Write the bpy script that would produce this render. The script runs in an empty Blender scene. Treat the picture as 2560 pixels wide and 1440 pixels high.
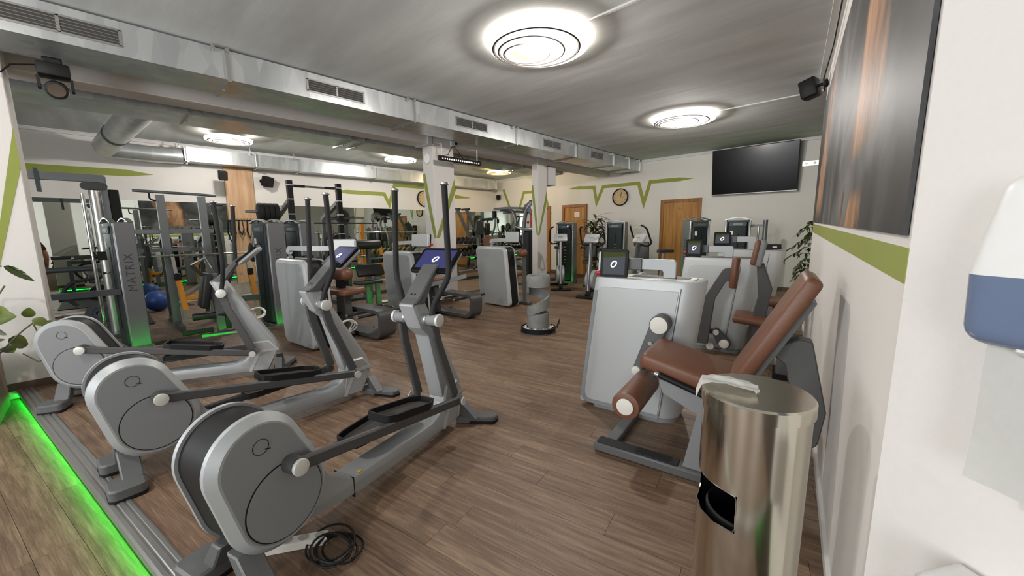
import bpy, bmesh, math, random
from mathutils import Vector, Matrix

random.seed(7)
SC = bpy.context.scene
COL = SC.collection
PI = math.pi

# ------------------------------------------------------------------ camera
cam = bpy.data.cameras.new('camera')
cam.sensor_width = 36.0
cam.lens = 967.3 / 2560 * 36.0
cam.clip_start = 0.05
cam_ob = bpy.data.objects.new('camera', cam)
COL.objects.link(cam_ob)
_y, _p, _r = math.radians(-43.324), math.radians(-8.586), math.radians(-0.722)
_f = Vector((math.sin(_y) * math.cos(_p), math.cos(_y) * math.cos(_p), math.sin(_p)))
_rt = Vector((math.cos(_y), -math.sin(_y), 0))
_up = _rt.cross(_f)
_r2 = math.cos(_r) * _rt + math.sin(_r) * _up
_u2 = -math.sin(_r) * _rt + math.cos(_r) * _up
_m = Matrix((_r2, _u2, -_f)).transposed().to_4x4()
_m.translation = Vector((0, 0, 1.4))
cam_ob.matrix_world = _m
SC.camera = cam_ob

# ------------------------------------------------------------------ world, exposure
w = bpy.data.worlds.new('world')
SC.world = w
w.use_nodes = True
w.node_tree.nodes['Background'].inputs[0].default_value = (0.8, 0.86, 1.0, 1)
w.node_tree.nodes['Background'].inputs[1].default_value = 0.3
SC.view_settings.view_transform = 'Standard'
SC.view_settings.look = 'None'
SC.view_settings.exposure = 0.4
SC.view_settings.gamma = 1.0
SC.view_settings.use_curve_mapping = False
SC.cycles.use_denoising = True
SC.cycles.max_bounces = 8
SC.cycles.diffuse_bounces = 4
SC.cycles.glossy_bounces = 5
SC.cycles.sample_clamp_indirect = 4.0
LAMP = 1.6         # emission of the lamp diffusers (the rim is stronger)
RIML = 7.0        # emission of the narrow lamp rim that grazes the ceiling
BULB = 98.0        # watts of the bulb of each ceiling lamp
DAY = 54.0         # watts of each daylight window behind the camera

# daylight through the windows behind the camera
def area(name, loc, target, sx, sy, power, col):
    l = bpy.data.lights.new(name, 'AREA')
    l.shape = 'RECTANGLE'; l.size = sx; l.size_y = sy
    l.energy = power; l.color = col
    o = bpy.data.objects.new(name, l); COL.objects.link(o)
    o.location = loc
    o.rotation_euler = (Vector(target) - Vector(loc)).to_track_quat('-Z', 'Y').to_euler()
    return o
area('window_light', (-1.4, -3.9, 1.75), (-1.4, 3, 1.2), 1.6, 1.9, DAY, (0.95, 0.98, 1.0))
area('window_light', (-4.6, -3.9, 1.75), (-4.6, 3, 1.2), 1.6, 1.9, DAY, (0.95, 0.98, 1.0))
area('window_light', (1.4, -3.9, 1.75), (1.0, 3, 1.2), 1.4, 1.9, DAY * 0.8, (0.95, 0.98, 1.0))

# ------------------------------------------------------------------ materials
def lin(c):
    return c / 12.92 if c <= 0.04045 else ((c + 0.055) / 1.055) ** 2.4
def rgb(h):
    h = h.lstrip('#')
    return tuple(lin(int(h[i:i + 2], 16) / 255) for i in (0, 2, 4)) + (1,)
MATS = {}
class NT:
    def __init__(s, m):
        s.m = m; m.use_nodes = True; s.t = m.node_tree; s.n = s.t.nodes
        s.b = s.n['Principled BSDF']
    def add(s, typ, **kw):
        n = s.n.new(typ)
        for k, v in kw.items():
            if k in n.inputs: n.inputs[k].default_value = v
            else: setattr(n, k, v)
        return n
    def link(s, a, b): s.t.links.new(a, b)
def mat(name, col, rough=0.5, metal=0.0, var=0.06, scale=30.0, bump=0.0, spec=0.5, emit=None, estr=0.0, stretch=None, coat=0.0, alpha=1.0, trans=0.0):
    if name in MATS: return MATS[name]
    m = bpy.data.materials.new(name); N = NT(m); b = N.b
    c = rgb(col) if isinstance(col, str) else col
    b.inputs['Roughness'].default_value = rough
    b.inputs['Metallic'].default_value = metal
    b.inputs['Specular IOR Level'].default_value = spec
    b.inputs['Coat Weight'].default_value = coat
    b.inputs['Transmission Weight'].default_value = trans
    b.inputs['Alpha'].default_value = alpha
    tc = N.add('ShaderNodeTexCoord'); mp = N.add('ShaderNodeMapping')
    if stretch: mp.inputs['Scale'].default_value = stretch
    N.link(tc.outputs['Object'], mp.inputs['Vector'])
    no = N.add('ShaderNodeTexNoise', Scale=scale, Detail=3.0)
    N.link(mp.outputs['Vector'], no.inputs['Vector'])
    mx = N.add('ShaderNodeMix', data_type='RGBA')
    lo = tuple(max(0, x * (1 - var)) for x in c[:3]) + (1,)
    hi = tuple(min(1, x * (1 + var)) for x in c[:3]) + (1,)
    mx.inputs[6].default_value = lo; mx.inputs[7].default_value = hi
    N.link(no.outputs['Fac'], mx.inputs[0]); N.link(mx.outputs[2], b.inputs['Base Color'])
    if bump:
        bp = N.add('ShaderNodeBump', Strength=bump, Distance=0.01)
        N.link(no.outputs['Fac'], bp.inputs['Height']); N.link(bp.outputs['Normal'], b.inputs['Normal'])
    if emit:
        b.inputs['Emission Color'].default_value = rgb(emit); b.inputs['Emission Strength'].default_value = estr
    MATS[name] = m
    return m

WALL = mat('wall_plaster', '#d9d5d0', 0.85, bump=0.12, scale=60, var=0.02)
WALLG = mat('grey_white_paint', '#cfcfcd', 0.7, var=0.02)
GREEN = mat('green_paint', '#8b9444', 0.75, var=0.04, scale=12)
SILVER = mat('silver_shell', '#a6a9aa', 0.45, metal=0.25, var=0.03, scale=300)
SILVL = mat('light_silver_shell', '#b9bcbc', 0.42, metal=0.2, var=0.03, scale=300)
RIM = mat('bright_silver_rim', '#c3c6c7', 0.35, metal=0.35, var=0.03, scale=300)
PANEL = mat('grey_panel', '#7f8182', 0.6, var=0.05, scale=400)
DARK = mat('anthracite_steel', '#4a4a4a', 0.5, metal=0.15, var=0.06, scale=200)
DARKG = mat('graphite_frame', '#5d5e5e', 0.5, metal=0.2, var=0.05, scale=200)
BLACK = mat('black_plastic', '#141415', 0.55, var=0.15, scale=80, spec=0.3)
RUBBER = mat('black_rubber', '#202021', 0.8, var=0.2, scale=150, bump=0.2)
CAPL = mat('pale_cap', '#d0cfc9', 0.4, metal=0.2, var=0.03)
BLACKG = mat('black_gloss', '#0d0d0e', 0.4, var=0.1, spec=0.15)
CAPM = mat('brushed_aluminium', '#b9b9b6', 0.3, metal=0.85, var=0.05, scale=200)
CHROME = mat('chrome', '#cfcfcf', 0.12, metal=1.0, var=0.02)
STEELG = mat('grey_steel_tube', '#7d8083', 0.38, metal=0.6, var=0.05, scale=60)
STEELD = mat('dark_steel_tube', '#4e5357', 0.4, metal=0.5, var=0.06, scale=60)
LEATHER = mat('brown_leather', '#6d4632', 0.42, var=0.12, scale=180, bump=0.12)
LEATHB = mat('black_leather', '#1d1d1e', 0.45, var=0.15, scale=150, bump=0.12)
CREAM = mat('cream_plastic', '#d8d5cb', 0.5, var=0.03)
WHITEP = mat('white_plastic', '#dcdcda', 0.4, var=0.03)
PAPER = mat('white_paper', '#e6e6e2', 0.9, var=0.04, scale=60, bump=0.1)
ORANGE = mat('orange_paint', '#d98a1c', 0.5, var=0.08)
REDP = mat('red_plastic', '#b3262b', 0.4, var=0.08)
BLUEB = mat('blue_rubber', '#1e3f7d', 0.45, var=0.08)
SHROUD = mat('smoked_shroud', '#262d30', 0.38, var=0.12, scale=20, spec=0.25)
SHROUDL = mat('grey_shroud', '#4a5358', 0.45, spec=0.3, var=0.08, scale=20)
TOWSIDE = mat('tower_silver', '#797b7e', 0.4, metal=0.45, var=0.05, scale=60)
TEXTD = mat('dark_lettering', '#3c3d40', 0.6, var=0.02)
ALU = mat('aluminium_trim', '#9c9b98', 0.35, metal=0.7, var=0.1, scale=8, stretch=(1, 20, 20))
STONE = mat('grey_stone', '#7b7c79', 0.85, var=0.35, scale=9, bump=0.5)
PEBB = mat('white_pebble', '#c9c6bd', 0.7, var=0.15, scale=20)
TERRA = mat('taupe_planter', '#8a7a6c', 0.8, var=0.15, scale=14, bump=0.2)
SOIL = mat('soil', '#2c231c', 0.95, var=0.4, scale=60, bump=0.5)
LEAF = mat('leaf_green', '#3b4a24', 0.45, var=0.35, scale=10)
LEAFL = mat('leaf_olive', '#5d6a27', 0.45, var=0.3, scale=10)
STEM = mat('plant_stem', '#5b5640', 0.7, var=0.2)
BARK = mat('brown_bark', '#5a4a38', 0.9, var=0.3, bump=0.4)
SKIN = mat('skin', '#b57e66', 0.55, var=0.06)
HAIR = mat('dark_hair', '#191412', 0.6, var=0.3, scale=90)
SHIRT = mat('maroon_cloth', '#4d2327', 0.9, var=0.12)
SHORT = mat('black_cloth', '#1c1c20', 0.9, var=0.12)
SCRDARK = mat('standby_screen', '#2b2e31', 0.5, spec=0.08, var=0.1, scale=3, emit='#565b60', estr=0.42)
SCROLIVE = mat('screen_banner', '#23280f', 0.5, spec=0.08, emit='#474f22', estr=0.42)
SCRBLUE = mat('blue_screen', '#191b33', 0.45, spec=0.12, var=0.05, emit='#45487c', estr=0.5)
SCRLOGO = mat('screen_logo', '#f0f0f0', 0.3, emit='#ffffff', estr=0.9)
WINM = mat('daylight_pane', '#eef2f6', 0.4, emit='#eef4ff', estr=2.2)
LEDG = mat('green_led', '#30ff50', 0.4, emit='#10ff38', estr=17.0)
LAMPM = mat('lamp_diffuser', '#1c1c1c', 0.5, emit='#fff8f0', estr=LAMP)
LAMPW = mat('warm_lamp_diffuser', '#1c1c1c', 0.5, emit='#ffe29a', estr=LAMP * 0.8)
LAMPE = mat('lamp_rim', '#ffffff', 0.5, emit='#fff4e8', estr=RIML)
LAMPEW = mat('warm_lamp_rim', '#fff6d0', 0.5, emit='#ffdc8c', estr=RIML * .7)
LAMPR = mat('lamp_ring', '#45423f', 0.8, spec=0.1)
LAMPC = mat('lamp_centre', '#1c1a18', 0.5, emit='#ffe6cf', estr=.85)

def duct_mat():
    m = bpy.data.materials.new('galvanised_sheet'); N = NT(m); b = N.b
    tc = N.add('ShaderNodeTexCoord')
    vo = N.add('ShaderNodeTexVoronoi', Scale=9.0)
    mp = N.add('ShaderNodeMapping'); mp.inputs['Scale'].default_value = (1, 1, 0.25)
    N.link(tc.outputs['Object'], mp.inputs['Vector']); N.link(mp.outputs['Vector'], vo.inputs['Vector'])
    no = N.add('ShaderNodeTexNoise', Scale=3.0, Detail=5.0); N.link(tc.outputs['Object'], no.inputs['Vector'])
    cr = N.add('ShaderNodeMix', data_type='RGBA')
    cr.inputs[6].default_value = rgb('#b4b8ba'); cr.inputs[7].default_value = rgb('#cfd2d3')
    N.link(vo.outputs['Color'], cr.inputs[0]); N.link(cr.outputs[2], b.inputs['Base Color'])
    mr = N.add('ShaderNodeMapRange'); mr.inputs['To Min'].default_value = 0.22; mr.inputs['To Max'].default_value = 0.42
    N.link(no.outputs['Fac'], mr.inputs['Value']); N.link(mr.outputs['Result'], b.inputs['Roughness'])
    b.inputs['Metallic'].default_value = 0.72
    return m
DUCT = duct_mat()

def wood_floor():
    m = bpy.data.materials.new('brown_vinyl_plank'); N = NT(m); b = N.b
    ge = N.add('ShaderNodeNewGeometry')
    at = N.add('ShaderNodeAttribute', attribute_name='rnd')
    mp = N.add('ShaderNodeMapping'); mp.inputs['Rotation'].default_value = (0, 0, -math.radians(11.5))
    N.link(ge.outputs['Position'], mp.inputs['Vector'])
    ad = N.add('ShaderNodeVectorMath', operation='ADD')
    sc = N.add('ShaderNodeVectorMath', operation='SCALE'); sc.inputs['Scale'].default_value = 37.0
    cb = N.add('ShaderNodeCombineXYZ')
    for i in range(3): N.link(at.outputs['Fac'], cb.inputs[i])
    N.link(cb.outputs[0], sc.inputs[0]); N.link(mp.outputs['Vector'], ad.inputs[0]); N.link(sc.outputs[0], ad.inputs[1])
    def grain(sx, sy, detail, rough):
        q = N.add('ShaderNodeMapping'); q.inputs['Scale'].default_value = (sx, sy, 1)
        N.link(ad.outputs[0], q.inputs['Vector'])
        n = N.add('ShaderNodeTexNoise', Scale=1.0, Detail=detail, Roughness=rough)
        N.link(q.outputs['Vector'], n.inputs['Vector']); return n
    n1 = grain(2.4, 42, 8, 0.72); n2 = grain(0.8, 7, 4, 0.6); n3 = grain(9, 150, 3, 0.6)
    cr = N.add('ShaderNodeValToRGB')
    e = cr.color_ramp.elements
    e[0].position = 0.30; e[0].color = rgb('#47352a'); e[1].position = 0.74; e[1].color = rgb('#ad9479')
    k = cr.color_ramp.elements.new(0.47); k.color = rgb('#6b5442')
    k = cr.color_ramp.elements.new(0.58); k.color = rgb('#846d58')
    s1 = N.add('ShaderNodeMath', operation='MULTIPLY_ADD'); s1.inputs[1].default_value = 0.35
    s2 = N.add('ShaderNodeMath', operation='MULTIPLY_ADD'); s2.inputs[1].default_value = 0.25
    s3 = N.add('ShaderNodeMath', operation='MULTIPLY_ADD'); s3.inputs[1].default_value = 0.6; s3.inputs[2].default_value = -0.10
    N.link(n1.outputs['Fac'], s3.inputs[0])
    N.link(n2.outputs['Fac'], s1.inputs[0]); N.link(s3.outputs[0], s1.inputs[2])
    N.link(n3.outputs['Fac'], s2.inputs[0]); N.link(s1.outputs[0], s2.inputs[2])
    N.link(s2.outputs[0], cr.inputs['Fac'])
    hs = N.add('ShaderNodeHueSaturation')
    mr = N.add('ShaderNodeMapRange'); mr.inputs['To Min'].default_value = 0.95; mr.inputs['To Max'].default_value = 1.05
    N.link(at.outputs['Fac'], mr.inputs['Value']); N.link(mr.outputs['Result'], hs.inputs['Value'])
    N.link(cr.outputs['Color'], hs.inputs['Color']); N.link(hs.outputs['Color'], b.inputs['Base Color'])
    bp = N.add('ShaderNodeBump', Strength=0.12, Distance=0.004)
    N.link(n1.outputs['Fac'], bp.inputs['Height']); N.link(bp.outputs['Normal'], b.inputs['Normal'])
    b.inputs['Roughness'].default_value = 0.52
    return m
FLOORM = wood_floor()
GAP = mat('dark_joint', '#3f3228', 0.9)

def wood(name, c1, c2, axis=2):
    m = bpy.data.materials.new(name); N = NT(m); b = N.b
    tc = N.add('ShaderNodeTexCoord'); mp = N.add('ShaderNodeMapping')
    s = [14, 14, 14]; s[axis] = 1.1
    mp.inputs['Scale'].default_value = s
    N.link(tc.outputs['Object'], mp.inputs['Vector'])
    n = N.add('ShaderNodeTexNoise', Scale=1.0, Detail=6.0, Distortion=0.6); N.link(mp.outputs['Vector'], n.inputs['Vector'])
    v = N.add('ShaderNodeTexVoronoi', Scale=2.3); N.link(tc.outputs['Object'], v.inputs['Vector'])
    kn = N.add('ShaderNodeMapRange'); kn.inputs['From Max'].default_value = 0.12; kn.inputs['To Min'].default_value = 0.45; kn.inputs['To Max'].default_value = 1.0
    N.link(v.outputs['Distance'], kn.inputs['Value'])
    cr = N.add('ShaderNodeValToRGB'); e = cr.color_ramp.elements
    e[0].position = 0.3; e[0].color = rgb(c1); e[1].position = 0.7; e[1].color = rgb(c2)
    N.link(n.outputs['Fac'], cr.inputs['Fac'])
    hs = N.add('ShaderNodeHueSaturation'); N.link(cr.outputs['Color'], hs.inputs['Color']); N.link(kn.outputs['Result'], hs.inputs['Value'])
    N.link(hs.outputs['Color'], b.inputs['Base Color']); b.inputs['Roughness'].default_value = 0.5
    return m
DOORM = wood('knotty_oak_door', '#96642b', '#bd8844')
FRAMEM = wood('oak_frame', '#7d4f22', '#a06a34')
OAKP = wood('oak_board', '#a9835f', '#c3a17c')

def steel_mat(name, col, rough, aniso):
    m = bpy.data.materials.new(name); N = NT(m); b = N.b
    tc = N.add('ShaderNodeTexCoord'); mp = N.add('ShaderNodeMapping'); mp.inputs['Scale'].default_value = (1, 1, 90)
    N.link(tc.outputs['Object'], mp.inputs['Vector'])
    n = N.add('ShaderNodeTexNoise', Scale=6.0, Detail=3.0); N.link(mp.outputs['Vector'], n.inputs['Vector'])
    mx = N.add('ShaderNodeMix', data_type='RGBA')
    c = rgb(col); mx.inputs[6].default_value = tuple(x * .92 for x in c[:3]) + (1,); mx.inputs[7].default_value = c
    N.link(n.outputs['Fac'], mx.inputs[0]); N.link(mx.outputs[2], b.inputs['Base Color'])
    b.inputs['Metallic'].default_value = 1.0; b.inputs['Roughness'].default_value = rough
    b.inputs['Anisotropic'].default_value = aniso
    tg = N.add('ShaderNodeTangent', direction_type='RADIAL', axis='Z'); N.link(tg.outputs[0], b.inputs['Tangent'])
    return m
BINM = steel_mat('brushed_stainless', '#d0cabd', 0.15, 0.25)

def ceiling_mat():
    m = bpy.data.materials.new('painted_ceiling'); N = NT(m); b = N.b
    tc = N.add('ShaderNodeTexCoord'); mp = N.add('ShaderNodeMapping')
    mp.inputs['Scale'].default_value = (0.5, 2.4, 1)
    N.link(tc.outputs['Object'], mp.inputs['Vector'])
    n = N.add('ShaderNodeTexNoise', Scale=1.6, Detail=6.0); N.link(mp.outputs['Vector'], n.inputs['Vector'])
    cr = N.add('ShaderNodeValToRGB'); e = cr.color_ramp.elements
    e[0].position = 0.35; e[0].color = rgb('#bfc2c1'); e[1].position = 0.65; e[1].color = rgb('#ced2d0')
    N.link(n.outputs['Fac'], cr.inputs['Fac']); N.link(cr.outputs['Color'], b.inputs['Base Color'])
    bp = N.add('ShaderNodeBump', Strength=0.16, Distance=0.05); N.link(n.outputs['Fac'], bp.inputs['Height'])
    N.link(bp.outputs['Normal'], b.inputs['Normal'])
    b.inputs['Roughness'].default_value = 0.9
    return m
CEILM = ceiling_mat()

def mural_mat():
    m = bpy.data.materials.new('printed_mural'); N = NT(m); b = N.b
    tc = N.add('ShaderNodeTexCoord')
    def noise(scale, st, det=4, loc=(0, 0, 0), dist=0.8):
        mp = N.add('ShaderNodeMapping'); mp.inputs['Scale'].default_value = st; mp.inputs['Location'].default_value = loc
        N.link(tc.outputs['Object'], mp.inputs['Vector'])
        n = N.add('ShaderNodeTexNoise', Scale=scale, Detail=det, Distortion=dist); N.link(mp.outputs['Vector'], n.inputs['Vector']); return n
    g = noise(1.1, (1, 1.0, 0.9)); cr = N.add('ShaderNodeValToRGB'); e = cr.color_ramp.elements
    e[0].position = 0.36; e[0].color = rgb('#161617'); e[1].position = 0.72; e[1].color = rgb('#7d7b7a')
    k = cr.color_ramp.elements.new(0.52); k.color = rgb('#3d3c3d')
    N.link(g.outputs['Fac'], cr.inputs['Fac'])
    sk = noise(1.3, (1, 0.8, 0.5), 5, (3.1, 0.6, 1.7), 1.4); s2n = noise(2.2, (1, 3.0, 0.7), 4, (5, 1, 3), 0.6)
    c2 = N.add('ShaderNodeValToRGB'); e = c2.color_ramp.elements
    e[0].position = 0.30; e[0].color = rgb('#4e2f20'); e[1].position = 0.70; e[1].color = rgb('#c6966f')
    s2 = noise(3.0, (1, 1.6, 0.5), 3, (0, 2, 0), 0.5); N.link(s2.outputs['Fac'], c2.inputs['Fac'])
    # the printed figure: flesh toned streaks at fixed places along the wall (s) and height (z)
    dt = N.add('ShaderNodeVectorMath', operation='DOT_PRODUCT'); dt.inputs[1].default_value = (-0.1323, 0.9912, 0)
    N.link(tc.outputs['Object'], dt.inputs[0])
    sx = N.add('ShaderNodeSeparateXYZ'); N.link(tc.outputs['Object'], sx.inputs[0])
    def M(op, a, b_=None):
        n = N.add('ShaderNodeMath', operation=op)
        for i, v in enumerate((a, b_)):
            if v is None: continue
            if isinstance(v, (int, float)): n.inputs[i].default_value = v
            else: N.link(v, n.inputs[i])
        return n.outputs[0]
    S = M('ADD', M('SUBTRACT', dt.outputs['Value'], 1.269), M('MULTIPLY', M('SUBTRACT', sk.outputs['Fac'], 0.5), 0.9)); Zc = sx.outputs['Z']
    def blob(c0, c1, wd_, z0, z1, soft=0.12):
        q = M('DIVIDE', M('SUBTRACT', M('SUBTRACT', S, c0), M('MULTIPLY', M('SUBTRACT', Zc, 2.0), c1)), wd_)
        g_ = M('SUBTRACT', 1.35, M('MULTIPLY', q, q))
        r0 = N.add('ShaderNodeMapRange'); r0.inputs['From Min'].default_value = z0 - soft; r0.inputs['From Max'].default_value = z0 + soft; N.link(Zc, r0.inputs['Value'])
        r1 = N.add('ShaderNodeMapRange'); r1.inputs['From Min'].default_value = z1 + soft; r1.inputs['From Max'].default_value = z1 - soft; N.link(Zc, r1.inputs['Value'])
        cl_ = N.add('ShaderNodeClamp'); N.link(g_, cl_.inputs[0])
        return M('MULTIPLY', M('MULTIPLY', cl_.outputs[0], r0.outputs[0]), r1.outputs[0])
    tot = M('MAXIMUM', M('MAXIMUM', blob(1.02, -.35, .34, 1.74, 3.2, .05), blob(4.05, -.5, .42, 1.55, 2.75)), M('MAXIMUM', blob(.98, -.1, .16, 1.3, 1.53, .04), blob(1.55, .1, .05, 1.3, 1.6, .05)))
    streak = M('MULTIPLY', tot, M('ADD', 0.55, s2n.outputs['Fac']))
    class ms: outputs = {'Result': None}
    lim = N.add('ShaderNodeClamp'); N.link(streak, lim.inputs[0]); ms.outputs = {'Result': lim.outputs[0]}
    mx = N.add('ShaderNodeMix', data_type='RGBA'); N.link(ms.outputs['Result'], mx.inputs[0])
    N.link(cr.outputs['Color'], mx.inputs[6]); N.link(c2.outputs['Color'], mx.inputs[7])
    N.link(mx.outputs[2], b.inputs['Base Color']); b.inputs['Roughness'].default_value = 0.5; b.inputs['Specular IOR Level'].default_value = 0.3
    return m
MURAL = mural_mat()

def mirror_mat():
    m = bpy.data.materials.new('mirror_glass'); N = NT(m); b = N.b
    b.inputs['Base Color'].default_value = rgb('#dfe6df'); b.inputs['Metallic'].default_value = 1.0
    b.inputs['Roughness'].default_value = 0.0
    return m
MIRR = mirror_mat()

# ------------------------------------------------------------------ mesh helpers
class B:
    """Collects shapes into one mesh."""
    def __init__(s): s.bm = bmesh.new()
    def _merge(s, t):
        me = bpy.data.meshes.new('tmp'); t.to_mesh(me); t.free(); s.bm.from_mesh(me); bpy.data.meshes.remove(me)
    def box(s, c, d, bev=0.0, seg=1, rot=None):
        t = bmesh.new(); bmesh.ops.create_cube(t, size=1)
        bmesh.ops.scale(t, vec=d, verts=t.verts)
        if bev: bmesh.ops.bevel(t, geom=t.edges[:], offset=bev, segments=seg, affect='EDGES', profile=0.5, clamp_overlap=True)
        if rot is not None:
            bmesh.ops.rotate(t, cent=(0, 0, 0), matrix=rot, verts=t.verts)
        bmesh.ops.translate(t, vec=c, verts=t.verts); s._merge(t); return s
    def cyl(s, p0, p1, r, n=16, r2=None, bev=0.0):
        p0, p1 = Vector(p0), Vector(p1); d = p1 - p0
        t = bmesh.new()
        bmesh.ops.create_cone(t, cap_ends=True, segments=n, radius1=r, radius2=r if r2 is None else r2, depth=d.length)
        if bev:
            es = [e for e in t.edges if len(e.link_faces) == 2 and any(len(f.verts) > 4 for f in e.link_faces)]
            bmesh.ops.bevel(t, geom=es, offset=bev, segments=2, affect='EDGES', profile=0.5)
        bmesh.ops.rotate(t, cent=(0, 0, 0), matrix=d.to_track_quat('Z', 'Y').to_matrix(), verts=t.verts)
        bmesh.ops.translate(t, vec=(p0 + p1) / 2, verts=t.verts); s._merge(t); return s
    def ball(s, c, r, sc=(1, 1, 1), n=16):
        t = bmesh.new(); bmesh.ops.create_uvsphere(t, u_segments=n, v_segments=max(6, n // 2), radius=r)
        bmesh.ops.scale(t, vec=sc, verts=t.verts); bmesh.ops.translate(t, vec=c, verts=t.verts); s._merge(t); return s
    def sweep(s, pts, prof, up=(0, 0, 1), closed=False, caps=True):
        """Sweep a closed 2D profile (side, up) along a path with mitred corners."""
        P = [Vector(p) for p in pts]; n = len(P); up = Vector(up); t = bmesh.new(); rings = []
        for i, p in enumerate(P):
            a = (P[i] - P[i - 1]).normalized() if (i > 0 or closed) else None
            b = (P[(i + 1) % n] - P[i]).normalized() if (i < n - 1 or closed) else None
            tg = ((a or b) + (b or a)).normalized()
            sd = tg.cross(up)
            if sd.length < 1e-4: sd = tg.cross(Vector((0, 1, 0)) if abs(up.y) < .9 else Vector((1, 0, 0)))
            sd.normalize(); u2 = sd.cross(tg).normalized()
            k = 1.0; bend = None
            if a and b:
                co = a.dot(b)
                if co < 0.9999:
                    k = min(2.0, 1 / max(0.3, math.sqrt((1 + co) / 2))); bend = (b - a).normalized()
            ring = []
            for x, y in prof:
                o = sd * x + u2 * y
                if bend is not None: o += bend * o.dot(bend) * (k - 1)
                ring.append(t.verts.new(p + o))
            rings.append(ring)
        m = len(prof)
        for i in range(n if closed else n - 1):
            A, Bq = rings[i], rings[(i + 1) % n]
            for j in range(m):
                t.faces.new((A[j], A[(j + 1) % m], Bq[(j + 1) % m], Bq[j]))
        if not closed and caps:
            t.faces.new(rings[0][::-1]); t.faces.new(rings[-1])
        bmesh.ops.recalc_face_normals(t, faces=t.faces); s._merge(t); return s
    def tube(s, pts, r, n=10, closed=False, up=(0, 0, 1)):
        return s.sweep(pts, [(r * math.cos(2 * PI * i / n), r * math.sin(2 * PI * i / n)) for i in range(n)], up, closed)
    def bar(s, pts, w, h, up=(0, 0, 1), c=0.0, closed=False):
        x, y = w / 2, h / 2
        pr = [(-x, -y), (x, -y), (x, y), (-x, y)] if not c else [(-x + c, -y), (x - c, -y), (x, -y + c), (x, y - c), (x - c, y), (-x + c, y), (-x, y - c), (-x, -y + c)]
        return s.sweep(pts, pr, up, closed)
    def prism(s, poly, o, ex, ey, t0, t1, bev0=0.0, bev1=0.0, seg=1):
        """Polygon in the plane (o, ex, ey), extruded t0..t1 along ex x ey; bev chamfers the rim of a cap."""
        o, ex, ey = Vector(o), Vector(ex).normalized(), Vector(ey).normalized(); nz = ex.cross(ey)
        t = bmesh.new()
        a = [t.verts.new(o + ex * x + ey * y + nz * t0) for x, y in poly]
        b = [t.verts.new(o + ex * x + ey * y + nz * t1) for x, y in poly]
        f0 = t.faces.new(a[::-1]); f1 = t.faces.new(b); n = len(poly)
        for i in range(n): t.faces.new((a[i], a[(i + 1) % n], b[(i + 1) % n], b[i]))
        bmesh.ops.recalc_face_normals(t, faces=t.faces)
        if bev1: bmesh.ops.bevel(t, geom=list(f1.edges), offset=bev1, segments=seg, affect='EDGES', profile=0.5)
        if bev0:
            t.faces.ensure_lookup_table()
            if f0.is_valid: bmesh.ops.bevel(t, geom=list(f0.edges), offset=bev0, segments=seg, affect='EDGES', profile=0.5)
        s._merge(t); return s
    def lathe(s, prof, c=(0, 0, 0), n=32, a0=0.0, a1=2 * PI):
        t = bmesh.new(); full = abs(a1 - a0 - 2 * PI) < 1e-6; k = n if full else n + 1; rings = []
        for i in range(k):
            a = a0 + (a1 - a0) * i / n
            rings.append([t.verts.new((c[0] + r * math.cos(a), c[1] + r * math.sin(a), c[2] + z)) for r, z in prof])
        for i in range(n):
            A, Bq = rings[i], rings[(i + 1) % k]
            for j in range(len(prof) - 1):
                t.faces.new((A[j], Bq[j], Bq[j + 1], A[j + 1]))
        bmesh.ops.remove_doubles(t, verts=t.verts, dist=1e-5)
        bmesh.ops.recalc_face_normals(t, faces=t.faces); s._merge(t); return s
    def xf(s, m):
        bmesh.ops.transform(s.bm, matrix=m, verts=s.bm.verts); return s

def rpoly(pts, r, seg=6):
    """Polygon with rounded corners; r a number or one per corner."""
    out = []; n = len(pts)
    for i in range(n):
        p = Vector(pts[i]); a = Vector(pts[i - 1]); b = Vector(pts[(i + 1) % n])
        rr = r[i] if isinstance(r, (list, tuple)) else r
        if rr <= 0: out.append(tuple(p)); continue
        u = (a - p).normalized(); v = (b - p).normalized()
        ang = math.acos(max(-1, min(1, u.dot(v)))); d = rr / math.tan(ang / 2)
        d = min(d, (a - p).length * .49, (b - p).length * .49); rr = d * math.tan(ang / 2)
        c = p + (u + v).normalized() * (rr / math.sin(ang / 2)); s0 = p + u * d - c; s1 = p + v * d - c
        a0 = math.atan2(s0.y, s0.x); a1 = math.atan2(s1.y, s1.x); da = (a1 - a0 + PI) % (2 * PI) - PI
        for k in range(seg + 1):
            q = a0 + da * k / seg; out.append((c.x + rr * math.cos(q), c.y + rr * math.sin(q)))
    return out
def rrect(x0, y0, x1, y1, r, seg=5): return rpoly([(x0, y0), (x1, y0), (x1, y1), (x0, y1)], r, seg)
def circ(cx, cy, r, n=32): return [(cx + r * math.cos(2 * PI * i / n), cy + r * math.sin(2 * PI * i / n)) for i in range(n)]
def hull(cs, n=48):
    P = sorted(set((round(cx + r * math.cos(2 * PI * i / n), 6), round(cy + r * math.sin(2 * PI * i / n), 6)) for cx, cy, r in cs for i in range(n)))
    def half(P):
        h = []
        for p in P:
            while len(h) > 1 and (h[-1][0] - h[-2][0]) * (p[1] - h[-2][1]) - (h[-1][1] - h[-2][1]) * (p[0] - h[-2][0]) <= 0: h.pop()
            h.append(p)
        return h[:-1]
    return half(P) + half(P[::-1])
def arcpath(pts, r, seg=5):
    """3D path with its inner corners rounded."""
    P = [Vector(p) for p in pts]; out = [P[0]]
    for i in range(1, len(P) - 1):
        a, p, b = P[i - 1], P[i], P[i + 1]; u = (a - p); v = (b - p); d = min(r, u.length * .45, v.length * .45)
        s0, s1 = p + u.normalized() * d, p + v.normalized() * d
        for k in range(seg + 1):
            q = k / seg; out.append(s0 * (1 - q) ** 2 + p * 2 * q * (1 - q) + s1 * q * q)
    return out + [P[-1]]

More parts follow.
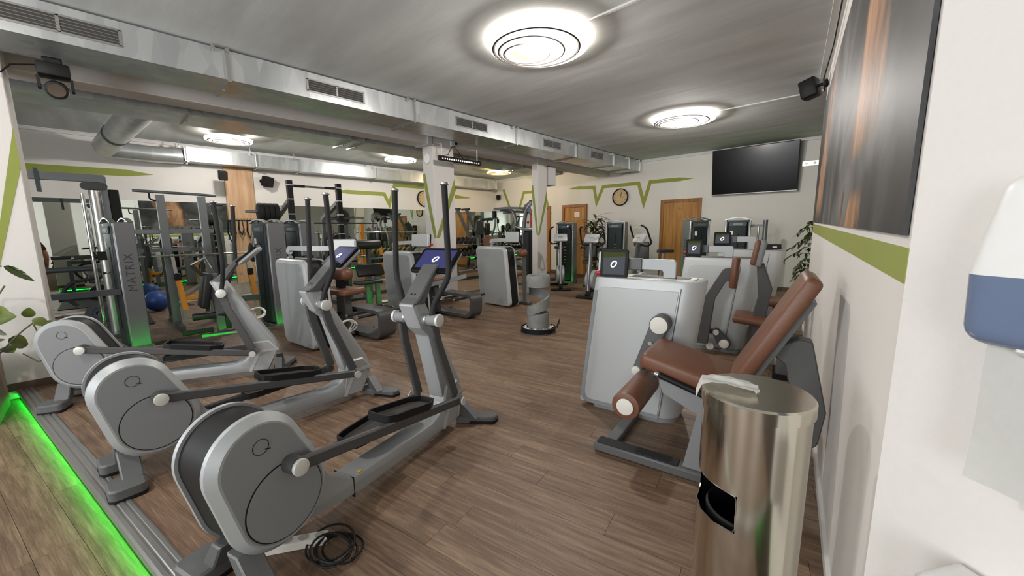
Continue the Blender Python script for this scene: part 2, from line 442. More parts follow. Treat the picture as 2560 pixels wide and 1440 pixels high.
def obj(name, b, m, parent=None, loc=None, sharp=38, kind=None, smooth=True):
    bm = b.bm if isinstance(b, B) else b
    if smooth:
        lim = math.radians(sharp)
        for e in bm.edges:
            if len(e.link_faces) == 2:
                try: e.smooth = e.calc_face_angle() < lim
                except ValueError: e.smooth = False
            else: e.smooth = False
        for f in bm.faces: f.smooth = True
    me = bpy.data.meshes.new(name); bm.to_mesh(me); bm.free()
    if m: me.materials.append(m)
    o = bpy.data.objects.new(name, me); COL.objects.link(o)
    if parent is not None: o.parent = parent
    if loc is not None: o.location = loc
    if kind: o['kind'] = kind
    return o
def tag(o, label, cat, group=None):
    o['label'] = label; o['category'] = cat
    if group: o['group'] = group
    return o
def thing(name, label, cat, loc=(0, 0, 0), az=None, rz=0.0, group=None):
    """Empty at the thing's base. az: compass heading of its local +Y."""
    o = bpy.data.objects.new(name, None); COL.objects.link(o); o.empty_display_size = 0.1
    o.location = loc; o.rotation_euler = (0, 0, rz if az is None else -math.radians(az))
    return tag(o, label, cat, group)
def struct(name, b, m, parent=None, **k):
    return obj(name, b, m, parent, kind='structure' if parent is None else None, **k)
def dup(root, loc, rz, label, group=None):
    r = root.copy(); COL.objects.link(r); r.location = loc; r.rotation_euler = (0, 0, rz); r['label'] = label
    if group: r['group'] = group
    for ch in list(root.children):
        c = ch.copy(); COL.objects.link(c); c.parent = r
        for g in ch.children:
            d = g.copy(); COL.objects.link(d); d.parent = c
    return r
def text(name, s, size, m, parent, mtx, ext=0.001, spacing=1.0):
    cu = bpy.data.curves.new(name, 'FONT'); cu.body = s; cu.size = size; cu.extrude = ext
    cu.align_x = 'CENTER'; cu.align_y = 'CENTER'; cu.space_character = spacing
    to = bpy.data.objects.new(name, cu); COL.objects.link(to)
    dg = bpy.context.evaluated_depsgraph_get(); dg.update()
    me = bpy.data.meshes.new_from_object(to.evaluated_get(dg))
    bpy.data.objects.remove(to); bpy.data.curves.remove(cu)
    me.name = name; me.materials.clear(); me.materials.append(m); me.transform(mtx)
    o = bpy.data.objects.new(name, me); COL.objects.link(o); o.parent = parent
    return o
def frame(o, ex, ey):
    """Matrix whose x, y axes are ex, ey and origin o."""
    ex, ey = Vector(ex).normalized(), Vector(ey).normalized(); ez = ex.cross(ey)
    m = Matrix((ex, ey, ez)).transposed().to_4x4(); m.translation = Vector(o); return m
X, Y, Z = (1, 0, 0), (0, 1, 0), (0, 0, 1)

# ================================================================== THE SETTING
ZL = -0.08          # lower floor around the training platform
CE = 3.28           # ceiling
XW, YF = -10.94, 10.78
wd = Vector((-0.1323, 0.9912, 0)); wn = Vector((0.9912, 0.1323, 0))
P0 = Vector((0.055, 1.288, 0)); P2 = P0 + wd * 5.35
cd = Vector((0.794, -0.607, 0)); cn = Vector((0.607, 0.794, 0)); P1 = P0 + cd * 1.3
def poly_prism(pts, z0, z1): return B().prism([(p[0], p[1]) for p in pts], (0, 0, 0), X, Y, z0, z1)

struct('floor', B().box((-4.2, 3.3, ZL - 0.06), (14.4, 15.6, 0.1)), GAP, smooth=False)
FLOOR = bpy.data.objects['floor']
struct('ceiling', B().box((-4.2, 3.3, CE + 0.1), (14.4, 15.6, 0.2)), CEILM, smooth=False)
wall_left = struct('wall_left', B().box((XW - 0.1, 3.3, 1.6), (0.2, 15.6, 3.56)), WALL, smooth=False)
wall_far = struct('wall_far', B().box((-4.2, YF + 0.1, 1.6), (14.4, 0.2, 3.56)), WALL, smooth=False)
struct('wall_outer', B().box((2.75, 3.3, 1.6), (0.2, 15.6, 3.56)), WALL, smooth=False)
wall_right = struct('wall_right', poly_prism([P0, P2, P2 + wn * .3, P0 + wn * .3][::-1], ZL, CE), WALL, smooth=False)
struct('wall_corner', poly_prism([P0, P1, P1 + cn * .3, P0 + cn * .2 + wn * .25], ZL, CE), WALL, smooth=False)
struct('wall_entry', poly_prism([P1, (2.7, P1.y, 0), (2.7, P1.y + .3, 0), P1 + cn * .3], ZL, CE), WALL, smooth=False)
# the wall behind the camera with its windows
nb = B()
for x0, x1 in ((-11.2, -5.45), (-3.75, -2.25), (-0.55, 0.65), (2.15, 3.0)): nb.box(((x0 + x1) / 2, -4.1, 1.6), (x1 - x0, 0.2, 3.56))
for x0, x1 in ((-5.45, -3.75), (-2.25, -0.55), (0.65, 2.15)):
    nb.box(((x0 + x1) / 2, -4.1, 0.32), (x1 - x0, 0.2, 1.0)); nb.box(((x0 + x1) / 2, -4.1, 3.08), (x1 - x0, 0.2, 0.6))
struct('wall_near', nb, WALL, smooth=False)
for i, (x0, x1) in enumerate(((-5.45, -3.75), (-2.25, -0.55), (0.65, 2.15))):
    wf = B(); xm = (x0 + x1) / 2
    for a, b_, c, d in ((xm, 0.84, x1 - x0, .06), (xm, 2.76, x1 - x0, .06), (x0 + .03, 1.8, .06, 1.9), (x1 - .03, 1.8, .06, 1.9), (xm, 1.8, .05, 1.9)):
        wf.box((a, -4.08, b_), (c, .08, d))
    f = struct('window_%d' % (i + 1), wf, WHITEP, smooth=False)
    obj('pane', B().box((xm, -4.12, 1.8), (x1 - x0, 0.01, 1.9)), WINM, f, smooth=False)

# ---- training platform and floor planks
PLAT = [(-6.5, -0.815), (0.213, 0.452), (0.10, 1.30), (-0.815, 8.02), (-6.5, 8.26)]
struct('floor_platform', poly_prism([Vector((*p, 0)) for p in PLAT], ZL, -0.006), GAP, smooth=False)
FPLAT = bpy.data.objects['floor_platform']
pd, qd = Vector((0.98, 0.199)), Vector((-0.199, 0.98))
def clip(poly, P):
    out = poly
    for i in range(len(P)):
        a, b = P[i], P[(i + 1) % len(P)]; src = out; out = []
        def side(p): return (b[0] - a[0]) * (p[1] - a[1]) - (b[1] - a[1]) * (p[0] - a[0])
        for j in range(len(src)):
            p, q = src[j - 1], src[j]; sp, sq = side(p), side(q)
            if (sp >= 0) != (sq >= 0):
                t = sp / (sp - sq); out.append((p[0] + (q[0] - p[0]) * t, p[1] + (q[1] - p[1]) * t))
            if sq >= 0: out.append(q)
        if not out: return []
    return out
def plank_mesh(items, z0, z1, name):
    """items: (polygon, rnd). One mesh of thin planks with a per-plank random attribute."""
    vs, fs, rn = [], [], []
    for poly, r in items:
        n = len(poly); k = len(vs)
        vs += [(x, y, z1) for x, y in poly] + [(x, y, z0) for x, y in poly]
        fs.append(tuple(range(k, k + n)))
        for i in range(n): fs.append((k + i, k + n + i, k + n + (i + 1) % n, k + (i + 1) % n))
        rn += [r] * (n + 1)
    me = bpy.data.meshes.new(name); me.from_pydata(vs, [], fs); me.update()
    a = me.attributes.new('rnd', 'FLOAT', 'FACE'); a.data.foreach_set('value', rn)
    me.materials.append(FLOORM)
    return me
def planks(region, parent, z0, z1, near, maxn, rs):
    rg = random.Random(rs); near_l, far_l = [], []
    W, L, g = 0.156, 1.22, 0.0008
    for j in range(-40, 75):
        off = rg.random() * L
        q0 = j * W + 0.011
        for i in range(-9, 9):
            p0 = i * L + off
            c = [(p0 + g, q0 + g), (p0 + L - g, q0 + g), (p0 + L - g, q0 + W - g), (p0 + g, q0 + W - g)]
            poly = clip([tuple(pd * x + qd * y) for x, y in c], region)
            if len(poly) < 3: continue
            cx = sum(p[0] for p in poly) / len(poly); cy = sum(p[1] for p in poly) / len(poly)
            d = math.hypot(cx, cy)
            (near_l if d < near and math.degrees(math.atan2(cx, cy)) < 12 else far_l).append((d, poly, rg.random()))
    near_l.sort(key=lambda t: t[0]); far_l += near_l[maxn:]; near_l = near_l[:maxn]
    for d, poly, r in near_l:
        o = bpy.data.objects.new('plank', plank_mesh([(poly, r)], z0, z1, 'plank')); COL.objects.link(o); o.parent = parent
    if far_l:
        o = bpy.data.objects.new('planks', plank_mesh([(p, r) for d, p, r in far_l], z0, z1, 'planks')); COL.objects.link(o); o.parent = parent; o['kind'] = 'stuff'
planks(PLAT, FPLAT, -0.006, 0.0, 5.2, 280, 3)
planks([(-7.2, -0.96), (-7.2, -2.6), (0.8, -2.6), (0.8, 0.55)], FLOOR, ZL - 0.01, ZL, 0.0, 0, 5)
planks([(XW, 10.78), (XW, -2.6), (-7.2, -2.6), (-7.2, -0.9), (-6.5, -0.8), (-6.5, 10.78)], FLOOR, ZL - 0.01, ZL, 0.0, 0, 6)
planks([(-6.5, 8.27), (-0.6, 8.03), (2.6, 8.03), (2.6, 10.78), (-6.5, 10.78)], FLOOR, ZL - 0.01, ZL, 0.0, 0, 8)
planks([(-.62, 6.6), (2.6, 6.6), (2.6, 8.02), (-.81, 8.02)], FLOOR, ZL - 0.01, ZL, 0.0, 0, 9)

# metal nosing along the platform edge, with the green light strip below it
ed = Vector((7.10, 1.34, 0)).normalized(); en = Vector((ed.y, -ed.x, 0))
ea, eb = Vector((-6.5, -0.815, 0)), Vector((0.60, 0.525, 0))
t = B()
pr = [(-0.075, 0.002), (-0.068, 0.006), (-0.055, 0.006), (-0.052, 0.002), (-0.045, 0.002), (-0.042, 0.007), (-0.022, 0.007), (-0.018, 0.003), (-0.012, 0.003), (-0.008, 0.008), (0.008, 0.008), (0.018, 0.002), (0.020, -0.03), (0.012, -0.03), (0.010, -0.004), (-0.075, -0.003)]
t.sweep([ea, eb], pr)
nose = struct('trim_1', t, ALU, sharp=20)
def strip(name, a, b, n, parent=None):
    a, b = Vector(a), Vector(b); d = (b - a).normalized()
    q = B().sweep([a + n * 0.006 + Vector((0, 0, -0.034)), b + n * 0.006 + Vector((0, 0, -0.034))], [(-.006, -.004), (.006, -.004), (.006, .004), (-.006, .004)])
    return obj(name, q, LEDG, parent)
strip('light_strip', ea, eb, en, nose)
t2 = B().sweep([(-6.5, 8.26, 0), (-0.62, 8.02, 0)], [(-.03, .001), (.03, .001), (.03, .006), (-.03, .006)])
nose2 = struct('trim_2', t2, ALU); strip('light_strip', (-6.5, 8.27, 0), (-0.62, 8.03, 0), Vector((0.04, 1, 0)), nose2)
t2 = B().sweep([(-6.5, -0.81, 0), (-6.5, 8.26, 0)], [(-.03, .001), (.03, .001), (.03, .006), (-.03, .006)])
nose3 = struct('trim_3', t2, ALU); strip('light_strip', (-6.5, -0.81, 0), (-6.5, 8.26, 0), Vector((-1, 0, 0)), nose3)

# ---- skirting boards and cornices
struct('baseboard_far', B().box((-4.2, YF - 0.008, ZL + 0.04), (14, 0.016, 0.08)), mat('dark_skirting', '#5c4a3c', 0.6))
struct('baseboard_right', B().prism([(0, 0), (5.35, 0), (5.35, .05), (0, .05)], P0, wd, Z, -0.014, 0.0), WHITEP)
cor = B().box((-4.2, YF - 0.02, CE - 0.03), (13.4, 0.04, 0.06)).box((-4.2, YF - 0.03, CE - 0.008), (13.4, 0.06, 0.016))
struct('trim_4', cor, WALLG)
struct('trim_5', B().box((XW + 0.02, 3.3, CE - 0.03), (0.04, 14.8, 0.06)).box((XW + 0.03, 3.3, CE - 0.008), (0.06, 14.8, 0.016)), WALLG)
struct('trim_6', B().prism([(0, 0), (5.35, 0), (5.35, .03), (0, .03)], P0 + Vector((0, 0, CE - .03)), wd, Z, -0.09, 0.0), WALLG)

# ---- columns and the beam between them
def column(name, x0, x1, y0, y1, top, z0):
    c = struct(name, B().box(((x0 + x1) / 2, (y0 + y1) / 2, (z0 + top) / 2), (x1 - x0, y1 - y0, top - z0), bev=0.008), WALL)
    obj('skirting', B().box(((x0 + x1) / 2, (y0 + y1) / 2, 0.035), (x1 - x0 + .014, y1 - y0 + .014, .07)), mat('dark_skirting', '#5c4a3c', 0.6), c)
    return c
col0 = column('column_1', -6.07, -5.62, -0.86, -0.39, CE, ZL)
col1 = column('column_2', -6.38, -6.05, 4.36, 4.84, CE, ZL)
col2 = column('column_3', -6.24, -6.05, 7.36, 7.71, CE, ZL)
struct('beam', B().box((-6.24, 3.3, 3.11), (0.36, 14.8, 0.34), bev=0.01), WALL)
def stripe(parent, pts, o, ex, ey, t=0.002):
    """Painted band as a thin polygon on a wall."""
    return obj('painted_stripe', B().prism(pts, o, ex, ey, 0.0, t), GREEN, parent, smooth=False)
def band(path, wdt):
    """Outline of a zigzag band: path of centre points, mitred; pointed where width is 0."""
    n = len(path); L, R = [], []
    for i in range(n):
        p = Vector(path[i]); a = (p - Vector(path[i - 1])).normalized() if i else None
        b = (Vector(path[i + 1]) - p).normalized() if i < n - 1 else None
        tg = ((a or b) + (b or a)).normalized(); nn = Vector((-tg.y, tg.x)); k = 1.0
        if a and b: k = 1 / max(0.28, nn.dot(Vector((-a.y, a.x))))
        h = wdt[i] / 2 * k if isinstance(wdt, (list, tuple)) else wdt / 2 * k
        L.append(tuple(p + nn * h)); R.append(tuple(p - nn * h))
    return L + R[::-1]
def bandstrip(parent, path, wdt, o, ex, ey):
    P = band(path, wdt); n = len(path); bb = B()
    for i in range(n - 1):
        q = [P[i], P[i + 1], P[2 * n - 2 - i], P[2 * n - 1 - i]]
        bb.prism(q, o, ex, ey, 0.0, 0.002)
    return obj('painted_stripe', bb, GREEN, parent, smooth=False)
# column stripes: a V whose foot sits on the near edge of the column
stripe(col0, [(-.24, 1.08), (0, 2.0), (0, 2.34), (-.27, 1.08)], (-5.619, -0.39, 0), (0, 1, 0), Z)
stripe(col1, [(0, 1.26), (.08, 1.26), (.48, 2.12), (.48, 2.38)], (-6.049, 4.36, 0), (0, 1, 0), Z)
stripe(col1, [(-.06, 1.26), (0, 1.26), (0, 1.36), (-.265, 2.46), (-.33, 2.46), (-.33, 2.32)], (-6.05, 4.359, 0), X, Z)
stripe(col2, [(0, 1.26), (.06, 1.26), (.35, 2.10), (.35, 2.38)], (-6.049, 7.36, 0), (0, 1, 0), Z)
stripe(col2, [(-.04, 1.26), (0, 1.26), (0, 1.37), (-.145, 2.45), (-.19, 2.45), (-.19, 2.28)], (-6.05, 7.359, 0), X, Z)
# far wall zigzag (x, z)
bandstrip(wall_far, [(-7.60, 2.69), (-7.2, 2.70), (-6.60, 2.66), (-6.50, 2.20), (-6.28, 2.66), (-5.14, 2.66), (-4.97, 2.10), (-4.80, 2.67), (-4.0, 2.665), (-3.60, 2.66)], [.001, .1, .1, .1, .1, .1, .1, .1, .1, .001], (0, YF - 0.0005, 0), X, Z)
bandstrip(wall_far, [(-10.55, 2.90), (-10.15, 2.05)], .1, (0, YF - 0.0005, 0), X, Z)
bandstrip(wall_far, [(-9.78, 2.05), (-9.52, 2.72), (-8.6, 2.70), (-8.3, 1.9)], .1, (0, YF - 0.0005, 0), X, Z)
# long wall zigzag (y, z), seen above the mirror
lo = (XW + 0.0005, 0, 0)
bandstrip(wall_left, [(-2.6, 2.56), (0.55, 2.60), (0.95, 2.60)], [.13, .13, .001], lo, Y, Z)
bandstrip(wall_left, [(4.5, 2.50), (4.95, 2.50), (6.06, 2.50), (6.21, 2.20), (6.42, 2.79), (8.8, 2.79)], [.001, .11, .11, .1, .1, .1], lo, Y, Z)
bandstrip(wall_left, [(8.4, 2.56), (8.85, 2.56), (9.5, 2.55)], [.12, .12, .001], lo, Y, Z)
# right wall: tapering band below the mural
stripe(wall_right, [(0, 1.262), (0.0, 1.345), (5.35, 1.425), (5.35, 1.318)], P0 - wn * 0.002, wd, Z, -0.0 + 0.002)

# ---- mirror on the long wall
mr = thing('wall_mirror', 'long frameless wall mirror along the free weight area', 'mirror', (XW, 3.2, 0))
for i, (y0, y1) in enumerate(((-3.8, -1.6), (-1.6, 0.6), (0.6, 2.8), (2.8, 5.0), (5.0, 7.2), (7.2, 9.2), (9.2, 10.76))):
    obj('mirror_pane', B().box((0.008, (y0 + y1) / 2 - 3.2, 1.02), (0.01, y1 - y0 - .003, 2.10)), MIRR, mr, smooth=False)
mr2 = thing('wall_mirror', 'frameless mirror on the far wall beside the lat machine', 'mirror', (-9.9, YF, 0))
obj('mirror_pane', B().box((-0.5, -0.008, 1.02), (1.06, 0.01, 2.3)), MIRR, mr2, smooth=False)
obj('mirror_pane', B().box((0.575, -0.008, 1.02), (1.08, 0.01, 2.3)), MIRR, mr2, smooth=False)

# ---- mural
mu = obj('mural', B().prism([(0.02, 1.375), (5.30, 1.45), (5.30, 2.89), (0.02, 2.92)], P0 - wn * 0.012, wd, Z, 0.0, 0.010), MURAL)
tag(mu, 'large dark photo mural with flesh toned streaks above the tapering green band', 'mural')

# ---- doors on the far wall
def door(n, x0, x1, top, sign=False):
    d = struct('door_%d' % n, B().box(((x0 + x1) / 2, YF - 0.012, (top - .1 + ZL) / 2), (x1 - x0 - .18, 0.024, top - .1 - ZL)), DOORM)
    fr = B()
    for x in (x0 + .045, x1 - .045): fr.box((x, YF - 0.025, (top + ZL) / 2), (.09, .05, top - ZL), bev=.004)
    fr.box(((x0 + x1) / 2, YF - 0.025, top - .045), (x1 - x0 - .18, .05, .09), bev=.004)
    obj('door_frame', fr, FRAMEM, d)
    h = B().cyl((x1 - .16, YF - .02, 0.97), (x1 - .16, YF - .075, 0.97), .011).cyl((x1 - .155, YF - .075, 0.97), (x1 - .27, YF - .075, 0.97), .010)
    h.box((x1 - .16, YF - .026, .95), (.035, .006, .2), bev=.002)
    obj('door_handle', h, CAPM, d)
    if sign: obj('door_sign', B().box(((x0 + x1) / 2 + .1, YF - .028, 1.86), (.2, .006, .16)), WHITEP, d)
door(1, -4.46, -3.40, 2.15); door(2, -7.78, -6.83, 2.18, True); door(3, -9.2, -8.28, 2.18)

# ================================================================== CEILING: ducts, lamps, loudspeakers
def duct(name, label, x0, x1, z0, z1, ya, yb, joints, grilles=(), grille_side=1):
    t = thing(name, label, 'duct', ((x0 + x1) / 2, (ya + yb) / 2, z0)); c = Vector(t.location)
    cuts = [ya] + [j for j in joints if ya < j < yb] + [yb]
    for a, b_ in zip(cuts[:-1], cuts[1:]):
        obj('duct_section', B().box(Vector(((x0 + x1) / 2, (a + b_) / 2, (z0 + z1) / 2)) - c, (x1 - x0, b_ - a - .002, z1 - z0)), DUCT, t, smooth=False)
    for j in joints:
        f = B(); w_, h_ = x1 - x0 + .05, z1 - z0
        f.box(Vector(((x0 + x1) / 2, j, z0 - .012)) - c, (w_, .035, .024)).box(Vector((x1 + .012, j, (z0 + z1) / 2)) - c, (.024, .035, h_)).box(Vector((x0 - .012, j, (z0 + z1) / 2)) - c, (.024, .035, h_))
        for xx in (x1 + .03, x0 - .03):
            f.cyl(Vector((xx, j - .12, z1 - .05)) - c, Vector((xx, j - .12, CE)) - c, .006, 8)
            f.box(Vector((xx, j - .12, z1 - .02)) - c, (.05, .03, .04)); f.box(Vector((xx, j, z1 - .01)) - c, (.03, .03, .03))
        f.box(Vector(((x0 + x1) / 2, j, z0 - .03)) - c, (.03, .02, .02))
        obj('flange', f, CAPM, t, smooth=False)
    for a, b_, zz in grilles:
        gx = x1 + .001 if grille_side > 0 else x0 - .001; zh = .066
        g = B()
        for z_ in (zz - zh, zz + zh): g.box(Vector((gx, (a + b_) / 2, z_)) - c, (.014, b_ - a, .016))
        for y_ in (a + .01, b_ - .01, (a + b_) / 2): g.box(Vector((gx, y_, zz)) - c, (.014, .022, 2 * zh))
        gr = obj('vent_grille', g, ALU, t, smooth=False)
        obj('grille_back', B().box(Vector((gx - .002, (a + b_) / 2, zz)) - c, (.004, b_ - a - .02, 2 * zh)), mat('vent_dark', '#3a3a3b', 0.8), gr, smooth=False)
        sl = B()
        for k in range(4):
            sl.box(Vector((gx + .003, (a + b_) / 2, zz - zh + .027 + k * .026)) - c, (.012, b_ - a - .03, .005), rot=Matrix.Rotation(.5, 3, 'Y'))
        obj('grille_slats', sl, CAPM, gr, smooth=False)
    return t
duct('ventilation_duct', 'square galvanised ventilation duct with slotted grilles along the open side', -5.66, -5.074, 2.975, 3.262, -3.6, 10.7,
     [-1.1, 1.135, 3.355, 5.55, 7.53, 9.2, 10.05, 10.68], [(-0.39, 0.36, 3.12), (1.90, 2.61, 3.12), (4.12, 4.81, 3.12), (6.34, 6.94, 3.12), (8.1, 8.66, 3.12)])
duct('ventilation_duct', 'second galvanised duct behind the white beam, over the weight area', -7.25, -6.56, 2.905, 3.19, -3.6, 9.1, [-1.0, 1.0, 3.1, 3.34, 5.4, 7.4, 9.0])
duct('ventilation_duct', 'low galvanised duct along the top of the mirror wall', XW + .07, XW + .45, 2.88, 3.16, 1.42, 10.4, [1.47, 2.7, 3.6, 5.6, 7.6, 10.35])
pd_ = thing('round_duct', 'round ribbed silver ventilation pipe crossing the ceiling above the cable tower', 'duct', (-9.0, .3, 2.98))
pa0, pa1 = Vector((1.68, .32, .10)), Vector((-1.45, .0, .02)); pdir = (pa1 - pa0).normalized(); L0 = (pa1 - pa0).length
prof = [(.165 + (.004 if k % 2 else 0), L0 * k / 69) for k in range(70)]
obj('pipe', B().lathe(prof, n=20).xf(frame(pa0, pdir.cross(Vector(Z)), pdir.cross(pdir.cross(Vector(Z)))) @ Matrix.Diagonal((1, 1, 1, 1))), DUCT, pd_)
obj('pipe_joint', B().cyl(pa0.lerp(pa1, .62), pa0.lerp(pa1, .65), .176, 20), DARK, pd_)
obj('elbow', B().tube(arcpath([pa1 + Vector((.1, .01, 0)), pa1 + Vector((-.14, -.02, -.03)), pa1 + Vector((-.16, .7, -.04)), pa1 + Vector((-.17, 1.09, -.02))], .16, 8), .155, 18), DUCT, pd_)

def lamp(x, y, r, label, warm=False, z=CE):
    t = thing('ceiling_lamp', label, 'lamp', (x, y, z), group=None)
    m = LAMPW if warm else LAMPM
    obj('lamp_base', B().cyl((0, 0, -.03), (0, 0, 0), r * .86, 40), WHITEP, t)
    d = B().lathe([(0, -.075), (r * .98, -.075), (r, -.068)], n=48)
    obj('diffuser', d, m, t)
    obj('rim_light', B().lathe([(r, -.068), (r, -.035), (r * .86, -.032)], n=48), LAMPEW if warm else LAMPE, t)
    bl_ = bpy.data.lights.new('bulb', 'POINT'); bl_.energy = BULB * (.8 if warm else 1) * (1 if z > 3.25 else .8); bl_.shadow_soft_size = .06; bl_.color = (1, .80, .52) if warm else (1, .955, .905)
    bo = bpy.data.objects.new('bulb', bl_); COL.objects.link(bo); bo.parent = t; bo.location = (0, 0, -.15)
    for k, (rr, ox) in enumerate(((.88, .08), (.68, .22), (.48, .36))):
        q = B().lathe([(r * rr - .022, -.079), (r * rr - .008, -.084), (r * rr + .006, -.079), (r * rr - .008, -.074), (r * rr - .022, -.079)], c=(-ox * r, ox * r * .1, 0), n=48)
        obj('ring', q, LAMPR, t)
    obj('lamp_centre', B().lathe([(0, -.077), (r * .22, -.0765), (r * .30, -.0755)], c=(-.36 * r, .036 * r, 0), n=32), LAMPC, t)
    return t
lamp(-2.67, 3.27, 0.50, 'round spiral-ring ceiling lamp nearest the entrance, over the open floor')
lamp(-2.64, 7.16, 0.50, 'round spiral-ring ceiling lamp in front of the big black screen')
lamp(-9.18, 1.94, 0.38, 'round ceiling lamp behind the beam, near the oak board', z=3.2)
lamp(-8.88, 5.42, 0.38, 'round ceiling lamp behind the beam, seen beside the first column', z=3.2)
lamp(-8.80, 8.80, 0.38, 'warm yellow ceiling lamp between the two columns', True, z=3.2)
lamp(-2.7, -1.2, 0.50, 'round ceiling lamp above the entrance corridor, outside the view')
for (a, b_) in (((-2.3, 3.3), (-0.30, 3.3)), ((-2.24, 7.2), (-0.75, 7.2))):
    rc = obj('cable_raceway', B().box(((a[0] + b_[0]) / 2, a[1], CE - .008), (b_[0] - a[0], .028, .016)), WHITEP, smooth=False)
    tag(rc, 'thin white cable raceway on the ceiling running to the %s lamp' % ('entrance-side' if a[1] < 5 else 'screen-side'), 'cable raceway')

def speaker(name, label, loc, rz, s=1.0, tilt=0.3):
    t = thing(name, label, 'loudspeaker', loc, rz=rz)
    R = Matrix.Rotation(tilt, 3, 'X')
    c = B().prism(rpoly([(-.055 * s, -.07 * s), (.055 * s, -.07 * s), (.075 * s, .07 * s), (-.075 * s, .07 * s)], .008), (0, -.13 * s, 0), (1, 0, 0), (0, 0, 1), 0, .12 * s) if False else B().box((0, -.13 * s, 0), (.14 * s, .13 * s, .17 * s), bev=.015 * s, seg=2, rot=R)
    obj('speaker_box', c, BLACK, t)
    obj('grille_cloth', B().box(R @ Vector((0, -.066 * s, 0)) + Vector((0, -.13 * s, 0)), (.12 * s, .006, .15 * s), rot=R), mat('speaker_cloth', '#121212', 0.95), t)
    obj('wall_bracket', B().tube([(0, 0, .02), (0, -.05 * s, .02), (0, -.09 * s, 0)], .014 * s, 8).cyl((0, .003, .02), (0, -.012, .02), .035 * s, 14), BLACK, t)
    return t
sp = P0 + wd * 5.0
speaker('wall_speaker', 'black loudspeaker high at the end of the mural', (sp.x - .02, sp.y, 3.08), -math.radians(82.4 + 20), 1.3, .25)
obj('speaker_cable', B().tube([(sp.x - .03, sp.y - .05, 3.0), (sp.x - .02, sp.y - .35, 3.06), (sp.x + .12, sp.y - 1.2, 3.12), (sp.x + .3, sp.y - 2.6, 3.2)], .008, 6), BLACK)
tag(bpy.data.objects['speaker_cable'], 'black cable leading along the wall above the mural', 'cable')
speaker('wall_speaker', 'small black loudspeaker on the mirror wall beside the oak board, window side', (XW + .45, 2.0, 2.62), PI / 2, 1.1)
speaker('wall_speaker', 'small black loudspeaker on the mirror wall, just past the oak board', (XW + .02, 2.86, 2.60), PI / 2 + .5, 1.4)
speaker('wall_speaker', 'tiny black loudspeaker in the corner above the lat machine', (-10.75, YF - .02, 2.62), .5, 1.0)

# oak board hung on the mirror wall with accessories on hooks
ob = thing('oak_board', 'tall oak board on the mirror wall with training accessories on hooks below', 'wall board', (XW + .06, 2.4, 1.70))
obj('board', B().box((-.02, 0, .59), (.04, .56, 1.18), bev=.004), OAKP, ob)
obj('lower_board', B().box((-.02, 0, -.75), (.03, .5, 1.44), bev=.004), OAKP, ob)
for k in range(9): obj('hook', B().cyl((.0, -.24 + .06 * k, .02), (.09, -.24 + .06 * k, .03), .006, 6), BLACK, ob)
for k, (y, l) in enumerate(((-.24, .5), (-.08, .35), (.08, .42), (.24, .55))):
    r_ = B().tube([(.08, y - .03, .0), (.09, y - .05, -l * .6), (.09, y, -l), (.09, y + .05, -l * .6), (.08, y + .03, 0)], .016, 8)
    o = obj('resistance_band', r_, BLACK); o.location = ob.location
    tag(o, ['black exercise band on the oak board, first hook', 'short black exercise band on the oak board, second hook', 'black exercise band on the oak board, third hook', 'long black exercise band on the oak board, last hook'][k], 'exercise band', 'bands hanging under the oak board')

# moving-head spotlight and the LED batten hung from the beam
sl = thing('stage_spotlight', 'black moving spotlight hung under the duct near the striped column', 'spotlight', (-5.52, -0.09, 2.96))
obj('clamp', B().box((0, 0, -.03), (.08, .12, .06), bev=.01), BLACK, sl)
obj('base_box', B().box((0, 0, -.11), (.17, .20, .11), bev=.015, seg=2), BLACK, sl)
for yy in (-.1, .1): obj('yoke_arm', B().bar([(0, yy, -.17), (0, yy, -.27)], .09, .02), BLACK, sl)
hd = obj('spot_head', B().cyl((-.09, 0, -.24), (.09, 0, -.29), .075, 20, bev=.015), BLACK, sl)
obj('spot_lens', B().cyl((.09, 0, -.29), (.096, 0, -.292), .055, 20), CHROME, hd)
obj('spot_cable', B().tube([(0, -.1, -.08), (.02, -.24, -.12), (.03, -.3, -.20), (.02, -.42, -.16), (0, -.56, -.14)], .007, 6), BLACK, sl)
lb = thing('led_batten', 'black LED light batten with rows of tiny lenses hung beside the first column', 'light bar', (-5.78, 4.78, 2.67))
obj('housing', B().box((0, 0, 0), (.075, 1.0, .085), bev=.02, seg=2), BLACK, lb)
for k in range(18):
    obj('lens', B().box((.038, -.43 + .05 * k, -.008), (.006, .026, .03), bev=.003), CAPM, lb)
for yy in (-.42, .42): obj('hanger', B().bar([(-.01, yy, .04), (-.01, yy, .25), (-.27, yy, .27)], .02, .006), WHITEP, lb)
obj('power_cable', B().tube([(0, -.4, .05), (-.1, -.2, .1), (-.25, .0, .28), (-.24, .06, .3), (-.05, .12, .05)], .006, 6), BLACK, lb)
so = thing('surface_socket', 'small white surface socket above the LED batten', 'socket', (-6.05, 4.80, 3.02))
obj('socket_box', B().box((.025, 0, 0), (.05, .09, .09), bev=.008), WHITEP, so); obj('plug', B().cyl((.05, .05, 0), (.09, .05, -.01), .022, 10), BLACK, so)
jb = thing('junction_box', 'white junction box with a socket on top of the first column', 'junction box', (-6.24, 4.33, 3.02))
obj('box_body', B().box((0, -.03, 0), (.42, .09, .18), bev=.006), WALLG, jb); obj('socket_face', B().box((.03, -.082, 0), (.08, .016, .08), bev=.005), WHITEP, jb)
pa_ = thing('round_speaker', 'round white flush loudspeaker on the narrow face of the first column', 'loudspeaker', (-6.22, 4.36, 2.72))
obj('speaker_rim', B().cyl((0, 0, 0), (0, -.012, 0), .105, 28, bev=.004), WALLG, pa_); obj('speaker_mesh', B().cyl((0, -.012, 0), (0, -.015, 0), .085, 28), WHITEP, pa_)
